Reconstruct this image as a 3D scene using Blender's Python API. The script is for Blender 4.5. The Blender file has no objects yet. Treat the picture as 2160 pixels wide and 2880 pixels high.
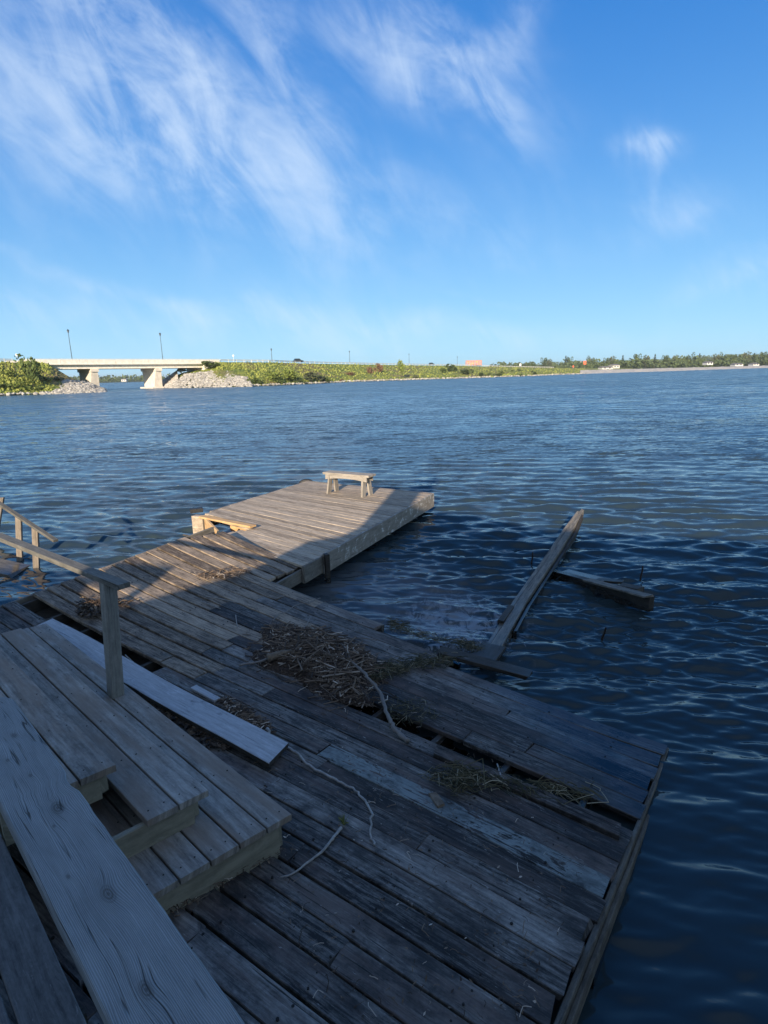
import bpy, bmesh, math, random
import numpy as np
from mathutils import Vector, Matrix
random.seed(7); rs = np.random.RandomState(11)
R_ = math.radians
sc = bpy.context.scene
# ------------------------------------------------------------------ camera
HC = 2.9; FPX = 1620.0
_r = R_(1.45); _th = math.atan(389*math.cos(_r)/FPX)
_R = np.array([1, 0, 0.]); _U = np.array([0, math.sin(_th), math.cos(_th)]); CF = np.array([0, math.cos(_th), -math.sin(_th)])
CX = _R*math.cos(_r)-_U*math.sin(_r); CY = _R*math.sin(_r)+_U*math.cos(_r)
cd = bpy.data.cameras.new('camera'); cam = bpy.data.objects.new('camera', cd); sc.collection.objects.link(cam)
cd.sensor_fit = 'VERTICAL'; cd.sensor_height = 24; cd.lens = 24*FPX/2880; cd.clip_start = .05; cd.clip_end = 20000
M4 = Matrix(((CX[0], CY[0], -CF[0], 0), (CX[1], CY[1], -CF[1], 0), (CX[2], CY[2], -CF[2], HC), (0, 0, 0, 1)))
cam.matrix_world = M4; sc.camera = cam
sc.render.resolution_x = 768; sc.render.resolution_y = 1024
# ------------------------------------------------------------------ sky and sun
SUN_EL = 17.0; SUN_AZ = 78.0            # light travels towards this bearing (degrees from +X)
world = bpy.data.worlds.new('World'); sc.world = world; world.use_nodes = True
sc.view_settings.view_transform = 'Standard'; sc.view_settings.look = 'None'; sc.view_settings.exposure = 0.66; sc.view_settings.gamma = 1
sd = bpy.data.lights.new('sun', 'SUN'); sd.energy = 5.0; sd.angle = R_(.5); sd.color = (1, .84, .64)
sun = bpy.data.objects.new('sun', sd); sc.collection.objects.link(sun)
_d = Vector((math.cos(R_(SUN_AZ))*math.cos(R_(SUN_EL)), math.sin(R_(SUN_AZ))*math.cos(R_(SUN_EL)), -math.sin(R_(SUN_EL))))
sun.rotation_euler = _d.to_track_quat('-Z', 'Y').to_euler(); sun.location = (0, -20, 20)

def ray(px, py): return CX*(px-1080)+CY*(1440-py)+CF*FPX
def P(px, py, z):                       # where the sight line through a photo point meets the height z
    d = ray(px, py); return Vector(d*((z-HC)/d[2])+np.array([0, 0, HC]))
def at(px, Y, z=0.):                    # bearing of a photo column, at distance Y and height z
    hy = 1051-(px-1080)*math.tan(_r); d = ray(px, hy); return Vector((d[0]/d[1]*Y, Y, z))

class NT:                               # small node expression helper
    def __init__(s, tree): s.t = tree; s.n = tree.nodes; s.l = tree.links; s.n.clear()
    def new(s, ty, **k):
        n = s.n.new(ty)
        for a, b in k.items(): setattr(n, a, b)
        return n
    def put(s, sock, v):
        if v is None: return
        if isinstance(v, bpy.types.NodeSocket): s.l.new(v, sock)
        else:
            if isinstance(v, tuple) and len(v) == 3 and sock.type == 'RGBA': v = v+(1,)
            sock.default_value = v
    def m(s, op, a, b=None, c=None, clamp=False):
        n = s.new('ShaderNodeMath', operation=op, use_clamp=clamp)
        for i, v in enumerate((a, b, c)): s.put(n.inputs[i], v)
        return n.outputs[0]
    def mix(s, f, a, b, bt='MIX'):
        n = s.new('ShaderNodeMix', data_type='RGBA', blend_type=bt); s.put(n.inputs[0], f); s.put(n.inputs[6], a); s.put(n.inputs[7], b); return n.outputs[2]
    def ss(s, v, a, b):                 # smoothstep
        n = s.new('ShaderNodeMapRange', interpolation_type='SMOOTHSTEP'); s.put(n.inputs[0], v); n.inputs[1].default_value = a; n.inputs[2].default_value = b; return n.outputs[0]
    def noise(s, v, sc=1, det=3, rough=.5, dist=0, out=0):
        n = s.new('ShaderNodeTexNoise'); s.put(n.inputs['Vector'], v); n.inputs['Scale'].default_value = sc; n.inputs['Detail'].default_value = det; n.inputs['Roughness'].default_value = rough; n.inputs['Distortion'].default_value = dist; return n.outputs[out]
    def xyz(s, x, y, z=0.):
        n = s.new('ShaderNodeCombineXYZ'); s.put(n.inputs[0], x); s.put(n.inputs[1], y); s.put(n.inputs[2], z); return n.outputs[0]
    def sep(s, v):
        n = s.new('ShaderNodeSeparateXYZ'); s.put(n.inputs[0], v); return n.outputs
    def geo(s, o='Position'): return s.new('ShaderNodeNewGeometry').outputs[o]
    def attr(s, name, o='Fac'):
        n = s.new('ShaderNodeAttribute'); n.attribute_name = name; return n.outputs[o]
    def bump(s, h, st=.5, dist=.01):
        n = s.new('ShaderNodeBump'); n.inputs['Strength'].default_value = st; n.inputs['Distance'].default_value = dist; s.put(n.inputs['Height'], h); return n.outputs[0]
    def bsdf(s, col, rough=.8, normal=None, **k):
        n = s.new('ShaderNodeBsdfPrincipled'); s.put(n.inputs['Base Color'], col); s.put(n.inputs['Roughness'], rough)
        if normal is not None: s.put(n.inputs['Normal'], normal)
        for a, b in k.items(): s.put(n.inputs[a.replace('_', ' ')], b)
        o = s.new('ShaderNodeOutputMaterial'); s.l.new(n.outputs[0], o.inputs[0]); return n

# world: physical sky with procedural cirrus in it
w = NT(world.node_tree)
sky = w.new('ShaderNodeTexSky', sky_type='NISHITA'); sky.sun_disc = False; sky.sun_elevation = R_(SUN_EL); sky.sun_rotation = R_(180+12)
sky.air_density = 1.0; sky.dust_density = .25; sky.ozone_density = 3.0; sky.altitude = 0
tc = w.new('ShaderNodeTexCoord').outputs['Generated']
dx, dy, dz = w.sep(tc)
yy = w.m('MAXIMUM', dy, .05); a_ = w.m('DIVIDE', dx, yy); e_ = w.m('DIVIDE', dz, yy)
def sky_ae(px, py):
    d = ray(px, py); return d[0]/d[1], d[2]/d[1]
BL = [  # centre px, py, radius along, radius across, streak angle (deg below horizontal), amplitude
 (380, 130, 330, 110, 42, .95), (560, 210, 220, 70, 55, .55), (180, 60, 300, 130, 40, .45), (60, 290, 260, 170, 60, .7), (330, 380, 420, 110, 25, .75), (560, 420, 330, 140, 40, .75),
 (840, 420, 240, 110, 62, .62), (740, 130, 240, 48, 50, .65), (700, 520, 420, 90, 18, .40), (1010, 30, 230, 70, 12, .8), (1290, 230, 210, 75, 38, 1.0), (1330, 150, 90, 70, 118, .6), (1430, 60, 110, 45, 110, .55), (1180, 200, 200, 90, 15, .5),
 (1420, 340, 90, 34, 52, .8), (1800, 445, 62, 32, 165, 1.9), (1806, 520, 95, 14, 92, .5), (1880, 630, 110, 60, 165, .65), (1750, 600, 190, 50, 10, .25), (1150, 560, 300, 60, 15, .35), (700, 610, 260, 20, 14, .36), (1400, 670, 160, 30, 5, .22),
 (350, 800, 420, 22, 14, .55), (150, 880, 420, 45, 3, .6), (900, 880, 480, 32, 8, .62), (1180, 930, 700, 40, 5, .5), (2110, 770, 150, 45, 160, .9), (2110, 690, 60, 16, 170, .3), (600, 960, 900, 45, 2, .35), (1370, 825, 120, 10, 5, .2)]
mask = None
wob = w.noise(w.xyz(a_, e_), 3.2, 4, .55, 0, 1); wx, wy, wz = w.sep(wob)
aw = w.m('ADD', a_, w.m('MULTIPLY', w.m('SUBTRACT', wx, .5), .22)); ew = w.m('ADD', e_, w.m('MULTIPLY', w.m('SUBTRACT', wy, .5), .22))
for (px, py, ra, rb, an, am) in BL:
    ca, ce = sky_ae(px, py); c_, s_ = math.cos(R_(-an)), math.sin(R_(-an)); k = 1/FPX*1.05
    u = w.m('SUBTRACT', aw, ca); v = w.m('SUBTRACT', ew, ce)
    p = w.m('MULTIPLY', w.m('ADD', w.m('MULTIPLY', u, c_), w.m('MULTIPLY', v, s_)), 1/(ra*k)); q = w.m('MULTIPLY', w.m('ADD', w.m('MULTIPLY', u, -s_), w.m('MULTIPLY', v, c_)), 1/(rb*k))
    g = w.m('MULTIPLY', w.m('EXPONENT', w.m('MULTIPLY', w.m('ADD', w.m('MULTIPLY', p, p), w.m('MULTIPLY', q, q)), -1)), am)
    mask = g if mask is None else w.m('ADD', mask, g)
def strk(an, f1, f2, sc_, det, dist):
    c_, s_ = math.cos(R_(-an)), math.sin(R_(-an))
    p = w.m('ADD', w.m('MULTIPLY', a_, c_), w.m('MULTIPLY', e_, s_)); q = w.m('ADD', w.m('MULTIPLY', a_, -s_), w.m('MULTIPLY', e_, c_))
    return w.noise(w.xyz(w.m('MULTIPLY', p, f1), w.m('MULTIPLY', q, f2)), sc_, det, .6, dist)
n1 = strk(56, 2.9, 7.5, 1.7, 10, .75); n2 = strk(25, 3.0, 6, 2.4, 8, .6)
cl = w.m('MULTIPLY', mask, w.m('ADD', .10, w.m('MULTIPLY', w.ss(w.m('ADD', w.m('MULTIPLY', n1, .65), w.m('MULTIPLY', n2, .35)), .37, .74), 1.5)))
fill_veil = w.m('MULTIPLY', w.m('SUBTRACT', 1., w.ss(dy, -.1, .35)), w.m('MULTIPLY', w.ss(dz, .02, .3), w.m('ADD', .45, w.noise(tc, 3, 5, .6))))  # unseen thin cloud behind the viewer, added to give neutral fill light
cl = w.m('ADD', cl, w.m('MULTIPLY', fill_veil, .7))
cl = w.m('MULTIPLY', w.m('SUBTRACT', 1.0, w.m('EXPONENT', w.m('MULTIPLY', cl, -.44))), .84)
# pale moisture near the horizon
hl_ = w.m('SQRT', w.m('MAXIMUM', w.m('ADD', w.m('MULTIPLY', dx, dx), w.m('MULTIPLY', dy, dy)), .0001)); et = w.m('MAXIMUM', w.m('DIVIDE', dz, hl_), 0.)
lowf = w.m('EXPONENT', w.m('MULTIPLY', et, -4.8)); midf = w.m('EXPONENT', w.m('MULTIPLY', et, -1.6)); front = w.ss(dy, -.1, .55)
air = w.mix(midf, (0.24, 0.96, 3.8), (0.50, 2.25, 6.2)); air = w.mix(w.m('MULTIPLY', lowf, .95), air, (3.8, 6.3, 7.6))
skyc = w.new('ShaderNodeHueSaturation'); w.put(skyc.inputs['Color'], w.mix(w.m('MULTIPLY', front, w.m('ADD', .66, w.m('MULTIPLY', lowf, .30))), sky.outputs[0], air)); skyc.inputs['Saturation'].default_value = 1.12; skyc.inputs['Value'].default_value = 1.0
col = w.mix(cl, skyc.outputs[0], (5.7, 6.6, 7.6))
bg = w.new('ShaderNodeBackground'); w.put(bg.inputs[0], col); bg.inputs[1].default_value = .095
wo = w.new('ShaderNodeOutputWorld'); w.l.new(bg.outputs[0], wo.inputs[0])

# ------------------------------------------------------------------ object helpers
def tag(o, label=None, cat=None, group=None, kind=None):
    if label: o['label'] = label
    if cat: o['category'] = cat
    if group: o['group'] = group
    if kind: o['kind'] = kind
    return o
def thing(name, loc, label, cat, group=None):
    o = bpy.data.objects.new(name, None); sc.collection.objects.link(o); o.location = loc; o.empty_display_size = .2
    bpy.context.view_layer.update()
    return tag(o, label, cat, group)
class MB:
    def __init__(s): s.v = []; s.f = []; s.uv = []; s.rnd = []; s.tone = []; s.smooth = False
    def add(s, vs, fs, uvs=None, rnd=0., tone=0.):
        b = len(s.v); s.v += [tuple(x) for x in vs]; s.f += [tuple(b+i for i in f) for f in fs]
        s.uv += uvs if uvs is not None else [(x[0], x[1]) for x in vs]; s.rnd += [rnd]*len(vs); s.tone += [tone]*len(vs)
    def build(s, name, mat, parent=None, smooth=False):
        me = bpy.data.meshes.new(name)
        off = Vector((0, 0, 0))
        vs = np.array(s.v, dtype=float)
        if parent is not None: off = parent.matrix_world.translation
        me.from_pydata((vs-np.array(off)).tolist(), [], s.f)
        uvl = me.uv_layers.new(name='UVMap'); li = np.zeros(len(me.loops), dtype=np.int32); me.loops.foreach_get('vertex_index', li)
        uvl.data.foreach_set('uv', np.array(s.uv, dtype=float)[li].ravel())
        for n, arr in (('rnd', s.rnd), ('tone', s.tone)):
            a = me.attributes.new(n, 'FLOAT', 'POINT'); a.data.foreach_set('value', np.array(arr, dtype=float))
        if smooth: me.polygons.foreach_set('use_smooth', [True]*len(me.polygons))
        me.materials.append(mat)
        o = bpy.data.objects.new(name, me); sc.collection.objects.link(o)
        if parent is not None: o.parent = parent
        me.update(); return o
def board(mb, pts, wd, th, wds=None, side=None, up=None, rnd=None, tone=0., cham=.004, endj=0., wj=0., skew=0.):
    if wds is None: wds = [1.]*len(pts)
    return board_(mb, pts, wd, th, wds, side, up, rnd, tone, cham, endj, wj, skew)
def board_(mb, pts, wd, th, wds, side=None, up=None, rnd=None, tone=0., cham=.004, endj=0., wj=0., skew=0.):
    pts = [Vector(p) for p in pts]; rnd = random.random() if rnd is None else rnd
    vs = []; uvs = []; fs = []; n = len(pts); L = 0
    prof = [(-.5, -th), (-.5, -cham), (-.5+cham/wd, 0), (.5-cham/wd, 0), (.5, -cham), (.5, -th)]
    vo = rnd*53; m = len(prof)
    for i, p in enumerate(pts):
        d = (pts[min(i+1, n-1)]-pts[max(i-1, 0)]).normalized(); U = Vector(up) if up else Vector((0, 0, 1))
        S = Vector(side) if side else d.cross(U); S.normalize(); UU = S.cross(d).normalized()
        if UU.dot(U) < 0: UU = -UU
        if i: L += (p-pts[i-1]).length
        wj_ = wj*(random.random()-.5)*2; k0 = random.random()*endj
        for (a, b) in prof:
            e = Vector((0, 0, 0))
            if (i == 0 or i == n-1): e = d*((random.random()-.5)*endj + skew*a*wd)
            vs.append(p+S*(a*wd*wds[i]+math.copysign(wj_, a))+UU*b+e); uvs.append((L+rnd*17, a*wd+b*.3+vo))
    for i in range(n-1):
        for k in range(m): fs.append((i*m+k, i*m+(k+1) % m, (i+1)*m+(k+1) % m, (i+1)*m+k))
    fs.append(tuple(range(m-1, -1, -1))); fs.append(tuple((n-1)*m+k for k in range(m)))
    mb.add(vs, fs, uvs, rnd, tone)
def lerp(a, b, t): return Vector(a)*(1-t)+Vector(b)*t
def bl(mb, a, b, wd, th, n=1, **k): board(mb, [lerp(a, b, i/n) for i in range(n+1)], wd, th, **k)
def tube(mb, pts, rad, seg=6, rnd=None, tone=0.):
    pts = [Vector(p) for p in pts]; n = len(pts); rnd = random.random() if rnd is None else rnd
    if not hasattr(rad, '__len__'): rad = [rad]*n
    vs = []; fs = []; uvs = []; L = 0
    for i, p in enumerate(pts):
        d = (pts[min(i+1, n-1)]-pts[max(i-1, 0)]).normalized(); a = d.cross(Vector((0.13, .31, 1))).normalized(); b = d.cross(a)
        if i: L += (p-pts[i-1]).length
        for k in range(seg):
            t = 2*math.pi*k/seg; vs.append(p+(a*math.cos(t)+b*math.sin(t))*rad[i]); uvs.append((L+rnd*10, k/seg*.2+rnd*53))
    for i in range(n-1):
        for k in range(seg): fs.append((i*seg+k, i*seg+(k+1) % seg, (i+1)*seg+(k+1) % seg, (i+1)*seg+k))
    fs.append(tuple(range(seg-1, -1, -1))); fs.append(tuple((n-1)*seg+k for k in range(seg)))
    mb.add(vs, fs, uvs, rnd, tone)
def boxm(mb, c, sx, sy, sz, rz=0., rnd=0., tone=0.):      # box standing on c
    c = Vector(c); X = Vector((math.cos(rz), math.sin(rz), 0)); Yv = Vector((-math.sin(rz), math.cos(rz), 0)); vs = []
    for z in (0, sz):
        for a, b in ((-.5, -.5), (.5, -.5), (.5, .5), (-.5, .5)): vs.append(c+X*a*sx+Yv*b*sy+Vector((0, 0, z)))
    mb.add(vs, [(3, 2, 1, 0), (4, 5, 6, 7), (0, 1, 5, 4), (1, 2, 6, 5), (2, 3, 7, 6), (3, 0, 4, 7)], [(v.x, v.y+v.z) for v in vs], rnd, tone)
def smoothpath(pts, n=6, wob=0.):
    out = []; P_ = [Vector(p) for p in pts]; P_ = [P_[0]*2-P_[1]]+P_+[P_[-1]*2-P_[-2]]
    for i in range(1, len(P_)-2):
        for k in range(n):
            t = k/n; a, b, c, d = P_[i-1:i+3]
            q = .5*((2*b)+(c-a)*t+(2*a-5*b+4*c-d)*t*t+(3*b-a-3*c+d)*t**3)
            out.append(q+Vector((random.gauss(0, wob), random.gauss(0, wob), 0)))
    out.append(P_[-2]); return out

# ------------------------------------------------------------------ materials
MATS = {}
def mat(name):
    m = bpy.data.materials.new(name); m.use_nodes = True; MATS[name] = m; return NT(m.node_tree), m
def wood(name, dark, light, mold=.5, paint=None, paintamt=0., crackd=.5, wet=False, warm=None, gscale=1., rough=.78, bst=.6, moldcol=(.012, .012, .013), vart=.35, mottle=.5, fbias=0., flecks=.45, fleckcol=(.42, .42, .42)):
    t, m = mat(name)
    uv = t.new('ShaderNodeUVMap').outputs[0]; u, v, _ = t.sep(uv); rnd = t.attr('rnd'); tone = t.attr('tone')
    wv = t.noise(t.xyz(t.m('MULTIPLY', u, 1.3), t.m('MULTIPLY', v, 5)), 1, 2, .5); v2 = t.m('ADD', v, t.m('MULTIPLY', wv, .03))
    g = t.noise(t.xyz(t.m('MULTIPLY', u, 3*gscale), t.m('MULTIPLY', v2, 62*gscale)), 1, 6, .7)
    g2 = t.noise(t.xyz(t.m('MULTIPLY', u, 5), t.m('MULTIPLY', v2, 27)), 1, 9, .78, .5)
    fl = t.ss(t.noise(t.xyz(t.m('MULTIPLY', u, 9), t.m('MULTIPLY', v2, 38), 5.), 1, 7, .75, .4), .60, .70)
    cr = t.noise(t.xyz(t.m('MULTIPLY', u, 1.6), t.m('MULTIPLY', v2, 55)), 1, 3, .5); crk = t.m('SUBTRACT', 1, t.m('MULTIPLY', t.ss(cr, .36, .30), crackd))
    st = t.noise(t.xyz(t.m('MULTIPLY', u, 5), t.m('MULTIPLY', v, 13)), 1, 6, .7, .8)
    pos = t.geo(); bl_ = t.noise(pos, 2.3, 6, .68, .3); fine = t.noise(pos, 60, 4, .7)
    f = t.m('ADD', t.m('MULTIPLY', g, .55), t.m('MULTIPLY', g2, .45)); f = t.m('ADD', t.m('MULTIPLY', t.m('SUBTRACT', f, .5), 3.8), .5)
    f = t.m('ADD', f, t.m('ADD', t.m('MULTIPLY', t.m('SUBTRACT', rnd, .5), vart), fbias)); f = t.m('ADD', f, t.m('MULTIPLY', t.m('SUBTRACT', st, .5), mottle*2.4)); f = t.m('ADD', f, t.m('MULTIPLY', t.m('SUBTRACT', fine, .5), .5), None, True)
    c = t.mix(f, dark, light)
    if warm: c = t.mix(t.m('MULTIPLY', t.ss(t.noise(t.xyz(t.m('MULTIPLY', u, 1.1), t.m('MULTIPLY', v, 6), 7.), 1, 4, .6), .42, .66), .8), c, warm)
    if paint:
        pm = t.ss(t.m('ADD', t.m('ADD', tone, t.m('MULTIPLY', t.m('SUBTRACT', st, .5), 1.3)), t.m('MULTIPLY', t.m('SUBTRACT', g, .5), .7)), .52-paintamt, .66-paintamt)
        c = t.mix(t.m('MULTIPLY', pm, .85), c, paint)
    c = t.mix(t.m('MULTIPLY', fl, flecks), c, fleckcol)
    md = t.ss(t.m('ADD', t.m('MULTIPLY', bl_, .5), t.m('MULTIPLY', st, .5)), .62-.22*mold, .80-.22*mold); c = t.mix(t.m('MULTIPLY', md, .88), c, moldcol)
    c = t.mix(1., c, t.xyz(crk, crk, crk), 'MULTIPLY')
    c = t.mix(t.m('LESS_THAN', tone, -5.), c, (.016, .011, .008))
    ro = rough
    nb = t.bump(t.m('ADD', t.m('MULTIPLY', crk, 1.0), t.m('ADD', t.m('MULTIPLY', g, .5), t.m('MULTIPLY', g2, .5))), bst, .006)
    if wet:
        z = t.sep(pos)[2]; wt = t.ss(t.m('ADD', z, t.m('MULTIPLY', t.m('SUBTRACT', bl_, .5), .10)), .15, .045)
        c = t.mix(wt, c, t.mix(1., c, (.5, .5, .5), 'MULTIPLY')); ro = t.m('SUBTRACT', rough, t.m('MULTIPLY', wt, rough-.09))
        n = t.new('ShaderNodeBump'); t.put(n.inputs['Strength'], t.m('MULTIPLY', t.m('SUBTRACT', 1.05, wt), bst)); n.inputs['Distance'].default_value = .006
        t.put(n.inputs['Height'], t.m('ADD', crk, g)); nb = n.outputs[0]
    t.bsdf(c, ro, nb); return m
def plain(name, c1, c2=None, sc_=8, rough=.8, det=4, bst=0., metal=0.):
    t, m = mat(name)
    c = c1
    if c2:
        c = t.mix(t.ss(t.noise(t.geo(), sc_, det, .6), .35, .65), c1, c2)
    nb = t.bump(t.noise(t.geo(), sc_*2, 4), bst, .02) if bst else None
    t.bsdf(c, rough, nb, Metallic=metal); return m
M_deck = wood('deck_wood', (.016, .014, .013), (.38, .35, .315), mold=.80, fbias=-.15, flecks=.85, fleckcol=(.46, .44, .41), paint=(.25, .29, .285), wet=True, crackd=.8, vart=.75, warm=(.13, .095, .08))
M_plat = wood('platform_wood', (.17, .13, .09), (.60, .49, .37), mold=.36, flecks=.6, fleckcol=(.68, .6, .5), crackd=.55, vart=.4, mottle=.35, moldcol=(.05, .04, .03))
M_step = wood('step_wood', (.13, .115, .10), (.45, .415, .37), mold=.25, crackd=.1, warm=(.25, .19, .145), gscale=.5, mottle=.55, bst=.35, moldcol=(.045, .045, .042))
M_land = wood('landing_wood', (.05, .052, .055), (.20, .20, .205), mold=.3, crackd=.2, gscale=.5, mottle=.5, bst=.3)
M_riser = wood('riser_wood', (.16, .15, .11), (.34, .31, .235), mold=.15, crackd=.25, mottle=.3, bst=.3)
M_rail = wood('rail_wood', (.13, .13, .12), (.32, .31, .28), mold=.15, crackd=.8, mottle=.35)
M_cap = wood('rail_cap_wood', (.06, .058, .05), (.19, .18, .155), mold=.2, crackd=.8, mottle=.35)
M_white = wood('white_paint_wood', (.30, .30, .31), (.52, .53, .55), mold=.32, paint=(.56, .57, .60), paintamt=.16, crackd=.4, vart=.05, mottle=.2, bst=.3, flecks=.2, fleckcol=(.7, .7, .7))
M_fascia = wood('peeling_fascia', (.10, .09, .075), (.25, .22, .18), mold=.25, paint=(.58, .56, .52), paintamt=.12, crackd=.6, mottle=.5)
M_dfascia = wood('dark_fascia', (.045, .038, .03), (.20, .175, .14), mold=.4, paint=(.34, .34, .31), paintamt=.02, crackd=.6, mottle=.5)
M_pfascia = wood('white_fascia', (.18, .15, .12), (.34, .30, .25), mold=.0, paint=(.80, .78, .74), paintamt=.40, crackd=.5, mottle=.6)
M_fresh = wood('fresh_wood', (.42, .24, .10), (.72, .48, .24), mold=-.2, crackd=.3, mottle=.3)
M_lpost = wood('old_post_wood', (.10, .08, .06), (.30, .25, .20), mold=.2, crackd=.7)
M_bench = wood('bench_wood', (.16, .14, .115), (.40, .36, .31), mold=.05, crackd=.6)
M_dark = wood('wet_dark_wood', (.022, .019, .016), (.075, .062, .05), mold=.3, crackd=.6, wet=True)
M_drift = wood('drift_wood', (.06, .055, .05), (.32, .28, .225), mold=.4, crackd=.9, wet=True)

# beam with explicit knots
def beam_mat():
    t, m = mat('beam_wood'); uv = t.new('ShaderNodeUVMap').outputs[0]; u, v, _ = t.sep(uv)
    KN = [(.42, .035, .028), (.60, -.03, .018), (.78, .01, .016), (1.06, .028, .05), (1.15, -.01, .012), (1.42, -.045, .014), (1.58, .02, .05), (.2, -.03, .02), (1.95, -.02, .04)]
    h = t.m('ADD', v, t.m('MULTIPLY', t.noise(t.xyz(t.m('MULTIPLY', u, 1.3), t.m('MULTIPLY', v, 5)), 1, 2, .5), .035)); kd = None; hs = None
    for (a, b, r) in KN:
        du = t.m('MULTIPLY', t.m('SUBTRACT', u, a), 1/(r*1.35)); dv = t.m('MULTIPLY', t.m('SUBTRACT', v, b), 1/(r*.62))
        q = t.m('ADD', t.m('MULTIPLY', du, du), t.m('MULTIPLY', dv, dv)); e = t.m('EXPONENT', t.m('MULTIPLY', q, -.55)); h = t.m('ADD', h, t.m('MULTIPLY', e, r*.42))
        core = t.m('ADD', t.m('MULTIPLY', t.m('MULTIPLY', t.ss(q, .55, .12), t.m('ADD', .55, t.m('MULTIPLY', t.m('SINE', t.m('MULTIPLY', t.m('SQRT', q), 24)), .35))), .6), t.m('MULTIPLY', t.m('EXPONENT', t.m('MULTIPLY', q, -1.0)), .28)); kd = core if kd is None else t.m('ADD', kd, core)
    ring = t.m('ADD', .5, t.m('MULTIPLY', t.m('SINE', t.m('ADD', t.m('MULTIPLY', h, 1300), t.m('MULTIPLY', t.noise(t.xyz(u, t.m('MULTIPLY', h, 30)), 1, 3), 26))), .5)); fib = t.noise(t.xyz(t.m('MULTIPLY', u, 9), t.m('MULTIPLY', h, 420)), 1, 4, .7)
    crn = t.noise(t.xyz(t.m('MULTIPLY', u, .9), t.m('MULTIPLY', h, 34)), 1, 2, .5); crk = t.m('MULTIPLY', t.ss(t.m('ABSOLUTE', t.m('SUBTRACT', crn, .47)), .014, .004), t.ss(t.noise(t.xyz(t.m('MULTIPLY', u, 2.2), t.m('MULTIPLY', v, 14), 4.), 1, 2), .47, .56))
    lo = t.noise(t.xyz(t.m('MULTIPLY', u, 3), t.m('MULTIPLY', v, 12)), 1, 5, .65)
    f = t.m('ADD', t.m('ADD', t.m('MULTIPLY', ring, .38), t.m('MULTIPLY', fib, .55)), t.m('MULTIPLY', t.m('SUBTRACT', lo, .3), .75), None, True)
    c = t.mix(f, (.06, .063, .065), (.36, .375, .38)); c = t.mix(t.m('MULTIPLY', kd, .92, None, True), c, (.055, .045, .036)); c = t.mix(t.m('MULTIPLY', crk, .85), c, (.02, .02, .02))
    hh = t.m('ADD', t.m('ADD', t.m('MULTIPLY', ring, .35), t.m('MULTIPLY', fib, .5)), t.m('MULTIPLY', crk, -2.5))
    t.bsdf(c, .75, t.bump(hh, .7, .004)); return m
M_beam = beam_mat()

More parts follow.
